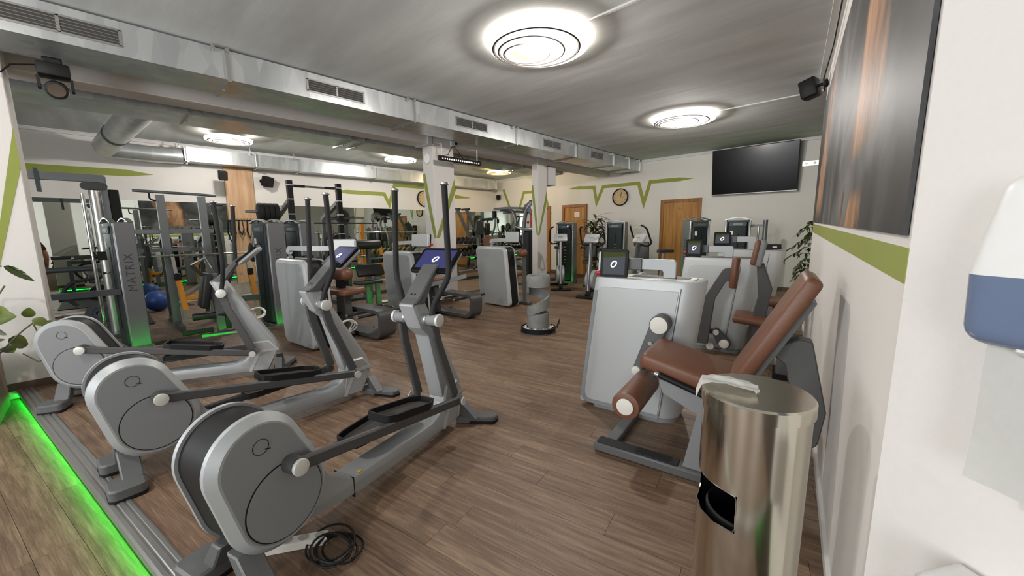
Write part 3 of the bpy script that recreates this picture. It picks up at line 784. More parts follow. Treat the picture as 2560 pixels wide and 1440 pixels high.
bx = thing('duct_drop', 'short pale box hanging from the beam behind the second column', 'duct box', (-6.2, 7.95, 2.5))
obj('box_body', B().box((0, 0, .2), (.25, .3, .44), bev=.006), WALLG, bx)
obj('box_lid', B().box((.128, 0, .2), (.006, .26, .38), bev=.003), WHITEP, bx)

# ================================================================== FAR WALL FITTINGS
tv = thing('wall_television', 'large black flat screen on a tilting mount high on the far wall', 'television', (-2.275, YF, 2.705))
R = Matrix.Rotation(.13, 3, 'X')
obj('screen_housing', B().box((0, -.17, 0), (1.74, .045, 1.06), bev=.006, rot=R), BLACK, tv)
obj('screen_glass', B().box(R @ Vector((0, -.0235, .005)) + Vector((0, -.17, 0)), (1.71, .003, 1.02), rot=R), mat('screen_black', '#08080a', 0.22, spec=0.25, var=.1), tv)
obj('bottom_bezel', B().box(R @ Vector((0, -.02, -.522)) + Vector((0, -.17, 0)), (1.74, .016, .016), rot=R), CAPM, tv)
obj('wall_mount', B().box((0, -.01, .0), (.6, .02, .45)).bar([(0, -.02, .1), (0, -.15, .05)], .2, .05), BLACK, tv)
obj('top_bracket', B().box((-.05, -.06, .53), (.24, .1, .03), bev=.006), BLACK, tv)
bk = thing('steel_wall_bracket', 'empty slotted steel bracket on the far wall beside the screen', 'bracket', (-1.2, YF, 2.74))
obj('bracket_plate', B().box((0, -.01, 0), (.34, .02, .11), bev=.003), CAPM, bk)
for xx in (-.1, .05): obj('bolt', B().cyl((xx, -.02, 0), (xx, -.035, 0), .025, 12), CHROME, bk)
DIAL = mat('beige_dial', '#c3a97f', 0.7, var=0.12, scale=9)
def clock(label, loc, rz, r):
    t = thing('wall_clock', label, 'clock', loc, rz=rz)
    obj('clock_rim', B().lathe([(r, 0), (r, .05), (r * .95, .06), (r * .89, .045), (r * .88, .03), (r * .86, 0)], n=40).xf(Matrix.Rotation(PI / 2, 4, 'X')), BLACK, t)
    obj('dial', B().cyl((0, 0, 0), (0, -.03, 0), r * .88, 40), DIAL, t)
    for k in range(12):
        a = k * PI / 6; nm = str(12 if k == 0 else k)
        text('numeral', nm, r * .2, BLACK, t, frame((math.sin(a) * r * .7, -.031, math.cos(a) * r * .7), X, Z))
    obj('hour_hand', B().bar([(0, -.034, 0), (r * .45, -.034, 0.0)], .006, .018, up=Z), BLACK, t)
    obj('minute_hand', B().bar([(0, -.037, 0), (r * .2, -.037, r * .58)], .014, .005, up=Y), BLACK, t)
    return t
clock('round beige wall clock with black rim between two green peaks', (-5.69, YF, 2.31), 0, .25)
clock('round beige wall clock above the mirror, half behind the first column', (XW, 7.46, 2.43), PI / 2, .26)

# ================================================================== ELLIPTICAL TRAINERS
def tablet(parent, name, c, wd_, ht, ex, ey, screen, back=SILVL, th=.04, body=True):
    """Tablet console: black bezel, screen with a ring logo, pale back shell. ex, ey span the screen; it faces ex x ey."""
    F = frame(c, ex, ey); r = .02
    t = obj(name, B().prism(rrect(-wd_ / 2, -ht / 2, wd_ / 2, ht / 2, r), (0, 0, 0), X, Y, -.012, .006, bev1=.003).xf(F), BLACKG, parent)
    sc = obj('screen', B().prism(rrect(-wd_ / 2 + .022, -ht / 2 + .035, wd_ / 2 - .022, ht / 2 - .024, .004), (0, 0, 0), X, Y, .006, .0068).xf(F), screen, t, smooth=False)
    if screen is SCRDARK: obj('screen_banner', B().prism([(-wd_ / 2 + .022, ht * .20), (wd_ / 2 - .022, ht * .27), (wd_ / 2 - .022, ht / 2 - .024), (-wd_ / 2 + .022, ht / 2 - .024)], (0, 0, 0), X, Y, .0068, .0073).xf(F), SCROLIVE, t, smooth=False)
    k = .022
    lg = B().sweep([(k * .8 * math.cos(a) + k * .35 * math.sin(a), k * math.sin(a), .0085) for a in [2 * PI * i / 20 for i in range(20)]], [(-.004, -.001), (.004, -.001), (.004, .001), (-.004, .001)], closed=True).xf(F)
    obj('logo', lg, SCRLOGO, t)
    if back: obj('back_shell', B().prism(rrect(-wd_ / 2 + .006, -ht / 2 + .006, wd_ / 2 - .006, ht / 2 - .006, r), (0, 0, 0), X, Y, -.012 - th, -.012, bev0=.014).xf(F), back, t)
    return t

EX, EZ = (0, 1, 0), (0, 0, 1)            # side plane of a machine: u forward, z up; extrudes along +x
HC = [(-.20, .54, .18), (-.125, .333, .205)]
def grow(cs, d): return [(a, b, r + d) for a, b, r in cs]
def elliptical(label, loc, az, ang, tab=True):
    t = thing('elliptical_trainer', label, 'elliptical trainer', (loc[0], loc[1], 0), az, group='elliptical trainers')
    O = (0, 0, 0)
    # housing: two silver shells with a black band between them
    obj('housing_band', B().prism(hull(grow(HC, -.012)), O, EX, EZ, -.085, .085), BLACK, t)
    for s in (1, -1):
        b = B(); b.prism(hull(HC), O, EX, EZ, .085 if s > 0 else -.135, .135 if s > 0 else -.085, bev1=.03 if s > 0 else 0, bev0=0 if s > 0 else .03, seg=1)
        sh = obj('housing_shell', b, SILVER, t, sharp=24)
        x0, x1 = (.1345, .1375) if s > 0 else (-.1375, -.1345)
        obj('side_panel', B().prism(hull(grow(HC, -.038)), O, EX, EZ, x0, x1), PANEL, sh)
        d0, d1 = (.136, .1405) if s > 0 else (-.1405, -.136)
        obj('disc_seam', B().prism(circ(-.125, .333, .160, 48), O, EX, EZ, d0, d1 - .001 * s if s > 0 else d1), BLACK, sh)
        obj('crank_disc', B().prism(circ(-.125, .333, .155, 48), O, EX, EZ, d0 if s > 0 else d0 - .001, d1 + .001 if s > 0 else d1), PANEL, sh)
        lx = .1382 * s
        lg = B().sweep([(lx, -.20 + .030 * math.cos(a), .60 + .030 * math.sin(a)) for a in [2 * PI * i / 24 for i in range(24)]], [(-.0010, -.0008), (.0010, -.0008), (.0010, .0008), (-.0010, .0008)], up=X, closed=True)
        lg.bar([(lx, -.186, .585), (lx, -.165, .578)], .0036, .0016, up=X)
        obj('logo', lg, BLACK, sh)
    # rail, mast and neck
    rail = rpoly([(-.16, .15), (.02, .40), (.075, .40), (.13, .26), (.25, .165), (.90, .150), (.98, .175), (1.05, .25), (1.06, .05), (.30, .062), (.05, .105)], [.02, .02, .03, .1, .1, .05, .06, 0, 0, .05, .05])
    obj('rail', B().prism(rail, O, EX, EZ, -.07, .07, bev0=.018, bev1=.018, seg=2), SILVER, t, sharp=30)
    obj('rail_joint', B().prism([(.255, .06), (.26, .06), (.26, .168), (.255, .168)], O, EX, EZ, -.071, .071), BLACK, t)
    obj('warning_sticker', B().prism([(.30, -.012), (.33, -.012), (.315, .014)], (.045, 0, .1575), (0, 1, 0), (-1, 0, -.0), 0, .006).xf(Matrix.Translation((0, 0, .003))), mat('yellow_sticker', '#c9b03a', .5), t)
    base = rpoly([(1.0, .052), (1.175, .045), (1.275, .245), (1.20, .345), (1.06, .345), (1.04, .25)], [0, .01, .02, .02, .03, .03])
    obj('mast_foot', B().prism(base, O, EX, EZ, -.072, .072, bev0=.012, bev1=.012), SILVER, t)
    for s in (1, -1):
        st = band([(1.02, .055), (1.10, .215), (1.14, .245), (1.275, .252)], .026); xx = .0725 * s
        obj('bright_stripe', B().prism(st, (0, 0, 0), EX, EZ, min(xx, xx + .002 * s), max(xx, xx + .002 * s)), RIM, t)
    mast = rpoly([(1.035, .27), (1.275, .25), (1.245, .34), (1.07, .655), (.905, .955), (.84, .99), (.78, .955), (.845, .80), (.915, .735)], [.02, .02, .02, .06, .02, .01, .01, .02, .02])
    obj('mast', B().prism(mast, O, EX, EZ, -.058, .058, bev0=.014, bev1=.014, seg=2), SILVER, t, sharp=30)
    neck = rpoly([(.78, .958), (.89, .945), (1.01, 1.105), (1.08, 1.16), (1.04, 1.185), (.975, 1.13), (.84, .992)], [.005, .01, .03, .01, .01, .04, .01])
    obj('neck', B().prism(neck, O, EX, EZ, -.062, .062, bev0=.008, bev1=.008), DARKG, t)
    for x in (-.014, .014): obj('screw', B().cyl((x, .862, 1.008), (x, .856, 1.013), .006, 10), BLACK, t)
    if tab:
        a = math.radians(50)
        tablet(t, 'tablet_console', (0, 1.10, 1.205), .31, .225, (1, 0, 0), (0, math.sin(a), math.cos(a)), SCRBLUE, back=SILVER, th=.035)
    else:
        obj('console_cover', B().prism(rpoly([(.98, 1.125), (1.02, 1.10), (1.18, 1.225), (1.165, 1.28), (1.11, 1.27)], .015), O, EX, EZ, -.15, .15, bev0=.01, bev1=.01), PANEL, t)
    # axle with silver caps
    obj('axle', B().cyl((-.16, .88, .855), (.16, .88, .855), .036, 24), PANEL, t)
    for s in (1, -1):
        for x in (.075, .162): obj('axle_ring', B().cyl((s * x, .88, .855), (s * (x + .018), .88, .855), .040, 24, bev=.003), CAPL if x > .1 else CAPM, t)
    # feet
    for s in (1, -1):
        ft = B().prism(rpoly([(.04, 1.20), (.30, 1.315), (.30, 1.39), (.24, 1.40), (.04, 1.32)], [.01, .035, .035, .02, .01]), O, X, Y, .004, .052, bev1=.008)
        ft.prism([(.05, .05), (.19, .05), (.06, .16)], (0, 1.265, 0), X, Z, -.03, .03)
        if s < 0: ft.xf(Matrix.Diagonal((-1, 1, 1, 1))); bmesh.ops.reverse_faces(ft.bm, faces=ft.bm.faces)
        f = obj('front_foot', ft, DARKG, t)
        rb_ = B().prism(rpoly([(.10, 1.225), (.302, 1.312), (.302, 1.392), (.24, 1.402), (.10, 1.345)], .03), O, X, Y, 0, .02)
        if s < 0: rb_.xf(Matrix.Diagonal((-1, 1, 1, 1))); bmesh.ops.reverse_faces(rb_.bm, faces=rb_.bm.faces)
        obj('rubber_pad', rb_, BLACK, f)
        bf = B().prism([(.02, .19), (.085, .19), (.17, .075), (.145, .05), (.10, .06)], (0, -.26, 0), X, Z, -.045, .045, bev0=.006, bev1=.006)
        bf.prism(rrect(.10, -.37, .27, -.215, .035), O, X, Y, .004, .075, bev1=.01)
        if s < 0: bf.xf(Matrix.Diagonal((-1, 1, 1, 1))); bmesh.ops.reverse_faces(bf.bm, faces=bf.bm.faces)
        f = obj('rear_foot', bf, DARKG, t)
        rb_ = B().prism(rrect(.098, -.372, .272, -.213, .035), O, X, Y, 0, .02)
        if s < 0: rb_.xf(Matrix.Diagonal((-1, 1, 1, 1))); bmesh.ops.reverse_faces(rb_.bm, faces=rb_.bm.faces)
        obj('rubber_pad', rb_, BLACK, f)
    # moving parts on each side
    for s in (1, -1):
        th = math.radians(ang) + (0 if s > 0 else PI)
        pin = (-.125 + .147 * math.cos(th), .333 + .147 * math.sin(th)); x = .185 * s
        sw = math.radians(2.4) * math.sin(math.radians(ang) * 0 + (PI / 2)) * s
        piv = Vector((0, .88, .855))
        def swing(p, q=sw): return piv + Matrix.Rotation(q, 3, 'X') @ (Vector(p) - piv)
        jo = swing((.17 * s, 1.045, .255))
        cb = obj('crank_boss', B().cyl((.14 * s, *pin), (.20 * s, *pin), .036, 24), DARK, t)
        obj('crank_cap', B().cyl((.20 * s, *pin), (.218 * s, *pin), .034, 24, bev=.004), CAPL, cb)
        arm = obj('pedal_arm', B().bar([(x, pin[0] + .01, pin[1]), (jo.x, jo.y, jo.z)], .03, .056, c=.008), DARK, t)
        d = (jo - Vector((x, *pin))).normalized()
        pc = Vector((x, *pin)) + d * .72
        ev = Vector((0, d.y, d.z)).normalized(); xin = -s
        # pedal tray: floor with raised rims
        F = frame(pc + Vector((xin * .075, 0, .035)), ev, (-1, 0, 0))
        outl = rpoly([(-.20, -.07), (-.15, -.085), (.13, -.085), (.21, -.045), (.21, .045), (.13, .085), (-.15, .085), (-.20, .07)], .02)
        tr = B().prism(outl, O, X, Y, -.012, .0)
        rim = [(p[0], p[1], .0) for p in outl]
        prf = [(-.008, -.012), (.006, -.012), (.006, .03), (-.004, .03)]
        tr.sweep(rim, prf, closed=True)
        pd2 = obj('pedal', tr.xf(F), BLACK, t)
        obj('pedal_grip', B().prism([(p[0] * .88, p[1] * .8) for p in outl], O, X, Y, .0, .004).xf(F), mat('pedal_rubber', '#3a3735', .9, var=.3, scale=60), pd2)
        obj('joint_cap', B().cyl((s * .145, jo.y, jo.z), (s * .20, jo.y, jo.z), .03, 20), DARK, arm)
        obj('joint_button', B().cyl((s * .20, jo.y, jo.z), (s * .208, jo.y, jo.z), .028, 20), CAPL, arm)
        top = swing((.125 * s, .885, .82)); mid = swing((.128 * s, .905, .70)); low = jo + Vector((-.035 * s, -.002, .03))
        lk = B().bar([top, mid, low], .03, .062, up=Y, c=.006)
        obj('swing_arm', lk, DARK, t)
        g0, g1, g2, g3 = [swing(p) for p in ((.12 * s, .875, .87), (.125 * s, .90, .95), (.22 * s, .945, 1.12), (.22 * s, .952, 1.66))]
        hb = obj('handlebar', B().tube(arcpath([g0, g1, g2, g3], .06, 5), .0185, 14, up=Y), RUBBER, t)
        obj('end_cap', B().cyl(g3, swing((.22 * s, .9525, 1.676)), .026, 18, bev=.004), CAPM, hb)
    return t
elliptical('grey elliptical trainer nearest the camera, blue screen, black cable coil under it', (-1.816, .481), -17.1, 80)
elliptical('grey elliptical trainer in the middle of the three, white cable coil under its housing', (-3.071, .229), -4.6, 82)
elliptical('grey elliptical trainer beside the striped column, its console seen edge on', (-4.791, -.053), 20.4, 74, tab=True)

# cables and power strips under the trainers
def power_strip(name, label, loc, rz, n=5, ln=.34):
    t = thing(name, label, 'power strip', loc, rz=rz)
    obj('strip_body', B().box((0, 0, .02), (ln, .055, .04), bev=.006), CREAM, t)
    for k in range(n):
        obj('socket', B().cyl((-ln / 2 + ln * (k + .5) / n, 0, .04), (-ln / 2 + ln * (k + .5) / n, 0, .0425), .019, 16), mat('socket_grey', '#a9a69c', .6), t)
    return t
def coil(name, label, loc, r, turns, m, cat='cable', seed=1, rad=.006, lead=None):
    rg = random.Random(seed); pts = []
    for i in range(int(turns * 22)):
        a = 2 * PI * i / 22; k = i / (turns * 22); rr = r * (1 + .18 * math.sin(a * .37 + seed)); 
        pts.append((rr * math.cos(a) + .03 * math.sin(3 * k * PI), rr * .8 * math.sin(a) + .02 * math.cos(4 * k), rad + .03 * k + .012 * (1 + math.sin(a * 1.3 + seed))))
    if lead: pts += [Vector(p) - Vector(loc) for p in lead]
    o = obj(name, B().tube(pts, rad, 7), m, loc=loc); return tag(o, label, cat)
power_strip('power_strip', 'pale power strip on the floor under the nearest elliptical trainer', (-1.80, .42, 0), 1.0)
coil('cable_coil', 'coil of black cable heaped beside the nearest trainer power strip', (-1.62, .56, 0.0), .10, 5, BLACK, seed=2, rad=.005)
for e_, (x_, y_, a_), l_ in ((2, (-3.071, .229, -4.6), 'white cable loops hung at the mast front of the middle elliptical trainer'), (3, (-4.791, -.053, 20.4), 'white cable loops hung at the mast front of the trainer beside the striped column')):
    a_ = math.radians(a_); lp_ = B()
    for k in range(3): lp_.tube([(.02 * k - .03 + .012 * math.sin(q * 3 + k), 1.125 + (.052 + .008 * k) * math.cos(q), .62 + (.042 + .006 * k) * math.sin(q)) for q in [2 * PI * i / 20 for i in range(20)]], .0055, 7, closed=True)
    lp_.tube([(.0, 1.10, .62), (.0, 1.13, .45), (.01, 1.20, .30)], .0045, 6)
    o = obj('cable_loop', lp_, CREAM, loc=(x_, y_, 0)); o.rotation_euler = (0, 0, -a_); tag(o, l_, 'cable')
coil('cable_coil', 'loops of white cable under the middle elliptical trainer', (-2.93, .27, 0.0), .11, 3, CREAM, seed=4, rad=.005)
power_strip('power_strip', 'white power strip behind the foot of the trainer beside the striped column', (-4.05, .02, 0), -.2, 4, .3)

# ================================================================== STRENGTH MACHINES WITH UPRIGHT HOUSINGS
def pad(b, c, d, bev=.02, rot=None, seg=3): return b.box(c, d, bev=bev, seg=seg, rot=rot)
def bevel_where(b, pred, off, seg):
    es = [e for e in b.bm.edges if pred((e.verts[0].co + e.verts[1].co) / 2, (e.verts[1].co - e.verts[0].co).normalized())]
    bmesh.ops.bevel(b.bm, geom=es, offset=off, segments=seg, affect='EDGES', profile=0.5)
def display_arm(t, x0, x1, yb, ztop, zlow, dark_to=None):
    """Flat bracket that rises from the housing top and reaches back over it."""
    p = rpoly([(x1, zlow), (x1, ztop), (x0, ztop), (x0, ztop - .075), (x1 - .085, ztop - .075), (x1 - .085, zlow)], [.0, .025, .0, .0, .02, .0])
    a = obj('display_arm', B().prism(p, (0, yb, 0), X, Z, -.022, .022, bev0=.004, bev1=.004), SILVER, t)
    if dark_to is not None:
        obj('arm_sleeve', B().box(((x0 + dark_to) / 2, yb, ztop - .0375), (abs(dark_to - x0), .05, .085), bev=.006), DARKG, t)
    return a

def lean(root, k):
    """Housings lean along their face: x shifts with height."""
    m = Matrix.Identity(4); m[0][2] = k
    for o in [root] + list(root.children) + [g for c in root.children for g in c.children]: o.data.transform(m)
def press_housing(t, L=.80, T=.30, H=1.04):
    """White-silver housing seen from its user side: local x along the face, y into the depth."""
    b = B(); pl_ = rpoly([(-.09, 0), (L, 0), (L, T), (-.09, T)], [.02, .14, .06, .02], 8)
    b.prism(pl_, (0, 0, 0), X, Y, .03, H)
    bevel_where(b, lambda c, d: abs(d.y) > .9 and c.x < -.05 and (c.z > H - .02 or c.z < .05), .085, 6)
    bevel_where(b, lambda c, d: (abs(c.z - H) < .002 or abs(c.z - .03) < .002) and c.x > .02, .022, 2)
    bevel_where(b, lambda c, d: abs(c.y) < .004 and c.x < .05 and abs(d.z) > .8, .02, 2)
    h = obj('housing', b, SILVL, t, sharp=28)
    obj('face_panel', B().prism(rrect(-.062, .058, L - .135, H - .07, [.07, 0, 0, .05]), (0, 0, 0), X, Z, .0, .004, bev1=.003), SILVL, h)
    obj('face_seam', B().box((L - .125, -.001, .52), (.006, .004, .94)), DARKG, h)
    er = arcpath([(-.076, -.001, H - .10), (-.076, -.001, .044), (L - .13, -.001, .044)], .075, 6)
    obj('edge_rim', B().sweep(er, [(-.015, -.003), (.015, -.003), (.015, .003), (-.015, .003)], up=Y), mat('rim_grey', '#8d9092', .5, metal=.2, var=.03), h)
    obj('base_band', B().prism(rpoly([(.02, .008), (L - .01, .008), (L - .01, T - .01), (.02, T - .01)], [.02, .13, .05, .02], 6), (0, 0, 0), X, Y, 0, .034), PANEL, h)
    tr = obj('top_tray', B().prism(rrect(.10, .06, L - .06, T - .06, .03), (0, 0, H), X, Y, -.002, .006, bev1=.003), CREAM, h)
    obj('tray_recess', B().prism(rrect(.14, .085, L - .10, T - .085, .025), (0, 0, H + .006), X, Y, -.001, .0015), BLACK, tr)
    return h

def leg_extension():
    t = thing('leg_extension', 'pale leg extension machine with brown seat and roller, nearest the bin', 'leg extension', (-1.558, 2.544, 0), rz=math.radians(9), group='pale strength machines with brown pads')
    lean(press_housing(t, L=.645), .115)
    # lever with hubs on the face
    lv = B().prism(hull([(.53, .755, .062), (.385, .405, .032)]), (0, -.04, 0), X, Z, .0, .05, bev1=.006)
    l = obj('lever', lv, DARKG, t)
    obj('hub_drum', B().cyl((.53, -.03, .755), (.53, -.13, .755), .064, 28), DARK, l)
    obj('hub_cap', B().cyl((.53, -.13, .755), (.53, -.142, .755), .058, 28, bev=.004), CREAM, l)
    obj('lever_button', B().cyl((.385, -.09, .405), (.385, -.12, .405), .032, 20, bev=.004), CREAM, l)
    obj('lever_pin', B().cyl((.47, -.08, .615), (.47, -.105, .615), .014, 12), CAPM, l)
    # seat tilted up at the front
    R = Matrix.Rotation(math.radians(13), 3, 'Y')
    obj('seat', pad(B(), (.80, -.36, .585), (.55, .42, .095), .03, R), LEATHER, t)
    obj('seat_pan', B().box((.82, -.36, .525), (.46, .36, .02), rot=R), DARK, t)
    R2 = Matrix.Rotation(math.radians(27), 3, 'Y')
    obj('backrest', pad(B(), (1.155, -.36, .865), (.078, .40, .66), .03, R2, 4), LEATHER, t)
    obj('backrest_plate', B().box((1.19, -.36, .825), (.03, .30, .50), rot=R2), DARKG, t)
    for i, y in enumerate((-.585, -.135)):
        r_ = obj('hand_rod', B().cyl((.645, y, .585), (.92, y, .505), .0165, 14), BLACK, t)
        obj('rod_tip', B().cyl((.625, y, .591), (.647, y, .584), .0185, 14, bev=.003), CHROME, r_)
    # roller pad for the shins
    ro = obj('shin_roller', B().cyl((.475, -.62, .365), (.475, -.16, .365), .083, 36, bev=.012), LEATHER, t)
    obj('roller_cap', B().cyl((.475, -.622, .365), (.475, -.632, .365), .05, 28, bev=.004), CREAM, ro)
    obj('roller_arm', B().bar([(.475, -.16, .365), (.475, -.09, .365), (.40, -.07, .41)], .03, .04), DARKG, t)
    # frame
    obj('seat_side_plate', B().prism(rpoly([(.64, .555), (.67, .475), (.92, .365), (1.02, .36), (1.02, .50)], .012), (0, -.555, 0), X, Z, -.012, .012), PANEL, t)
    obj('seat_post', B().prism([(.79, .06), (.86, .45), (1.02, .45), (1.02, .06)], (0, -.545, 0), X, Z, -.014, .014), PANEL, t)
    fb = obj('floor_beam', B().box((.74, -.545, .035), (.94, .085, .062), bev=.012), DARKG, t)
    obj('grip_strip', B().box((.53, -.545, .069), (.48, .075, .012), bev=.004), RUBBER, fb)
    obj('cross_beam', B().box((.35, -.26, .03), (.075, .52, .05), bev=.006), DARKG, t)
    obj('rear_beam', B().box((.98, -.22, .03), (.32, .09, .055), bev=.006), DARKG, t)
    for k in range(2): obj('white_label', B().box((.86 + .1 * k, -.267, .035), (.075, .004, .035)), PAPER, t)
    obj('back_support', B().prism(rpoly([(1.13, .76), (1.27, .84), (1.325, .83), (1.405, .48), (1.385, .30), (1.13, .06), (1.04, .06), (1.04, .14), (1.29, .38), (1.22, .70)], [.01, .03, .02, .02, .05, 0, 0, 0, .05, .02]), (0, -.36, 0), X, Z, -.045, .045, bev0=.006, bev1=.006), DARKG, t)
    # console
    display_arm(t, .34, .575, .12, 1.175, 1.04, dark_to=.22)
    c = tablet(t, 'tablet_console', (.145, .06, 1.135), .205, .225, (1, .1, 0), (0, .10, 1), SCRDARK, th=.03)
    obj('emergency_knob', B().cyl((.045, .06, 1.065), (.012, .055, 1.065), .02, 16, bev=.004), REDP, t)
    return t
leg_extension()

def chest_machine():
    t = thing('torso_machine', 'pale strength machine with an upright brown pad on a bent dark arm', 'strength machine', (-1.195, 4.69, 0), rz=math.radians(9), group='pale strength machines with brown pads')
    b = B(); pl_ = rpoly([(-.545, 0), (.205, 0), (.205, .3), (-.545, .3)], [.02, .1, .06, .02], 8); b.prism(pl_, (0, 0, 0), X, Y, .03, 1.06)
    bevel_where(b, lambda c, d: abs(d.y) > .9 and c.x < -.4 and c.z > 1.0, .09, 6)
    bevel_where(b, lambda c, d: abs(c.z - 1.06) < .002 and c.x > -.44 or abs(c.z - .03) < .002, .03, 3)
    hs = obj('housing', b, SILVL, t, sharp=28)
    obj('face_panel', B().prism(rrect(-.485, .075, .02, .98, [.04, 0, 0, .05]), (0, 0, 0), X, Z, 0, .004, bev1=.003), SILVL, hs)
    obj('face_seam', B().box((.03, -.001, .52), (.006, .004, .94)), DARKG, hs)
    obj('base_band', B().prism(rrect(-.535, .008, .195, .29, .05), (0, 0, 0), X, Y, 0, .034), PANEL, hs)
    obj('top_band', B().prism(rrect(-.43, .04, .16, .26, .05), (0, 0, 1.06), X, Y, -.002, .005), DARK, hs)
    lean(hs, .115)
    arm = rpoly([(-.235, .12), (-.155, .665), (.0, .965), (.10, .975), (.10, .84), (.03, .83), (-.065, .63), (-.11, .12)], [0, .03, .06, 0, 0, .04, .02, 0])
    obj('bent_arm', B().prism(arm, (0, -.16, 0), X, Z, -.03, .03, bev0=.005, bev1=.005), DARK, t)
    obj('upright_pad', B().cyl((.10, -.22, .765), (.115, -.22, 1.085), .038, 22, bev=.01), LEATHER, t)
    lv = obj('hub_lever', B().prism(hull([(-.04, .245, .04), (.045, .125, .062)]), (0, -.05, 0), X, Z, 0, .05, bev1=.005), DARK, t)
    for x, z, r in ((-.04, .245, .032), (.045, .125, .05), (-.09, .08, .04), (-.28, .25, .025)): obj('hub_button', B().cyl((x, -.10, z), (x, -.118, z), r, 22, bev=.004), CREAM, lv)
    obj('lever_bar', B().bar([(-.30, -.075, .25), (-.04, -.075, .245)], .04, .05, up=Z), DARK, lv)
    # seat and backrest beside the arm, the sitter facing the middle of the room
    R = Matrix.Rotation(math.radians(4), 3, 'Y')
    obj('seat', pad(B(), (.345, -.33, .485), (.42, .40, .075), .028, R), LEATHER, t)
    obj('seat_column', B().box((.36, -.33, .25), (.12, .10, .40), bev=.01), DARKG, t)
    R2 = Matrix.Rotation(math.radians(8), 3, 'Y')
    obj('head_pad', pad(B(), (.285, -.02 - .3, 1.15), (.05, .30, .24), .02, R2), LEATHER, t)
    obj('head_pad_back', pad(B(), (.325, -.32, 1.14), (.06, .28, .25), .02, R2), PANEL, t)
    obj('back_column', B().prism(rpoly([(.30, 1.04), (.36, 1.04), (.445, .80), (.36, .12), (.22, .12), (.33, .72)], [.0, .0, .03, 0, 0, .03]), (0, -.32, 0), X, Z, -.05, .05, bev0=.01, bev1=.01), DARK, t)
    obj('floor_beam', B().box((.28, -.30, .03), (.12, .62, .06), bev=.01), DARKG, t)
    cv = obj('floor_cover', B().prism(rrect(.52, -.62, .72, -.36, .03), (0, 0, 0), X, Y, .002, .21, bev1=.02, seg=2), DARKG, t)
    obj('cover_base', B().prism(rrect(.50, -.64, .74, -.34, .03), (0, 0, 0), X, Y, 0, .05), BLACK, cv)
    obj('white_label', B().box((.515, -.49, .15), (.006, .12, .08)), PAPER, cv)
    display_arm(t, -.19, .055, .12, 1.19, 1.06, dark_to=-.27)
    tablet(t, 'tablet_console', (-.335, .04, 1.165), .17, .20, (1, .1, 0), (0, .10, 1), SCRDARK, th=.03)
    obj('emergency_knob', B().cyl((-.425, .06, 1.11), (-.45, .055, 1.11), .019, 14), REDP, t)
    return t
chest_machine()

def third_machine():
    t = thing('strength_machine', 'pale strength machine farthest along the wall, screen raised on a bracket', 'strength machine', (-1.24, 5.98, 0), rz=math.radians(9), group='pale strength machines with brown pads')
    b = B(); b.prism(rpoly([(-.50, 0), (.27, 0), (.27, .3), (-.50, .3)], [.02, .1, .06, .02], 8), (0, 0, 0), X, Y, .03, 1.09)
    bevel_where(b, lambda c, d: abs(d.y) > .9 and c.x < -.3 and c.z > 1.0, .09, 6)
    bevel_where(b, lambda c, d: abs(c.z - 1.09) < .002 and c.x > -.40, .03, 3)
    hs = obj('housing', b, SILVL, t, sharp=28)
    obj('face_seam', B().box((.1, -.001, .55), (.006, .004, .98)), DARKG, hs)
    obj('base_band', B().prism(rrect(-.49, .008, .26, .29, .05), (0, 0, 0), X, Y, 0, .034), PANEL, hs)
    lean(hs, .115)
    display_arm(t, -.17, .06, .12, 1.265, 1.09, dark_to=-.26)
    tablet(t, 'tablet_console', (-.345, .05, 1.235), .21, .19, (1, .1, 0), (0, .10, 1), SCRDARK, th=.03)
    cs = obj('side_console', B().prism(rpoly([(.12, 1.09), (.19, 1.165), (.34, 1.165), (.345, 1.10)], .01), (0, .12, 0), X, Z, -.05, .05, bev0=.004, bev1=.004), BLACK, t)
    obj('console_light', B().box((.27, .068, 1.13), (.05, .006, .018)), CREAM, cs)
    R = Matrix.Rotation(math.radians(4), 3, 'Y')
    obj('seat', pad(B(), (.35, -.36, .47), (.42, .40, .075), .028, R), LEATHER, t)
    obj('seat_column', B().box((.36, -.36, .25), (.12, .10, .38), bev=.01), DARKG, t)
    obj('floor_beam', B().box((.34, -.30, .03), (.12, .62, .06), bev=.01), DARKG, t)
    return t
third_machine()

def weight_cabinet(t, L=.79, T=.28, H=1.08, k=-.09):
    """Cabinet of two silver shells with a black band between; local y goes into the depth."""
    o_ = rrect(0, .015, L, H, .10, 7)
    bd_ = obj('cabinet_band', B().prism(rrect(.012, .02, L - .012, H - .012, .09, 6), (0, 0, 0), X, Z, -T + .035, -.05), BLACK, t)
    f = obj('front_shell', B().prism(o_, (0, 0, 0), X, Z, -.055, 0, bev1=.045, seg=2), SILVL, t, sharp=25)
    obj('face_panel', B().prism(rrect(.05, .065, L - .05, H - .05, .06, 6), (0, 0, 0), X, Z, -.002, .002), PANEL if False else SILVER, f)
    lg = B().sweep([(L - .11 + .02 * math.cos(a), -.003, H - .115 + .02 * math.sin(a)) for a in [2 * PI * i / 20 for i in range(20)]], [(-.0015, -.001), (.0015, -.001), (.0015, .001), (-.0015, .001)], up=Y, closed=True)
    obj('logo', lg, PANEL, f)
    rs_ = obj('rear_shell', B().prism(o_, (0, 0, 0), X, Z, -T, -T + .04, bev0=.03, seg=2), SILVL, t, sharp=25)
    for o in (bd_, f, rs_): lean(o, k)
def back_display(t, x, y, z, wd_, ht, az, tilt=.25):
    """Tablet seen from behind: its pale shell faces the camera, the screen faces the seat."""
    R = Matrix.Rotation(az, 3, 'Z') @ Matrix.Rotation(-tilt, 3, 'X')
    return tablet(t, 'tablet_console', (x, y, z), wd_, ht, R @ Vector((-1, 0, 0)), R @ Vector((0, 0, 1)), SCRDARK, th=.045)
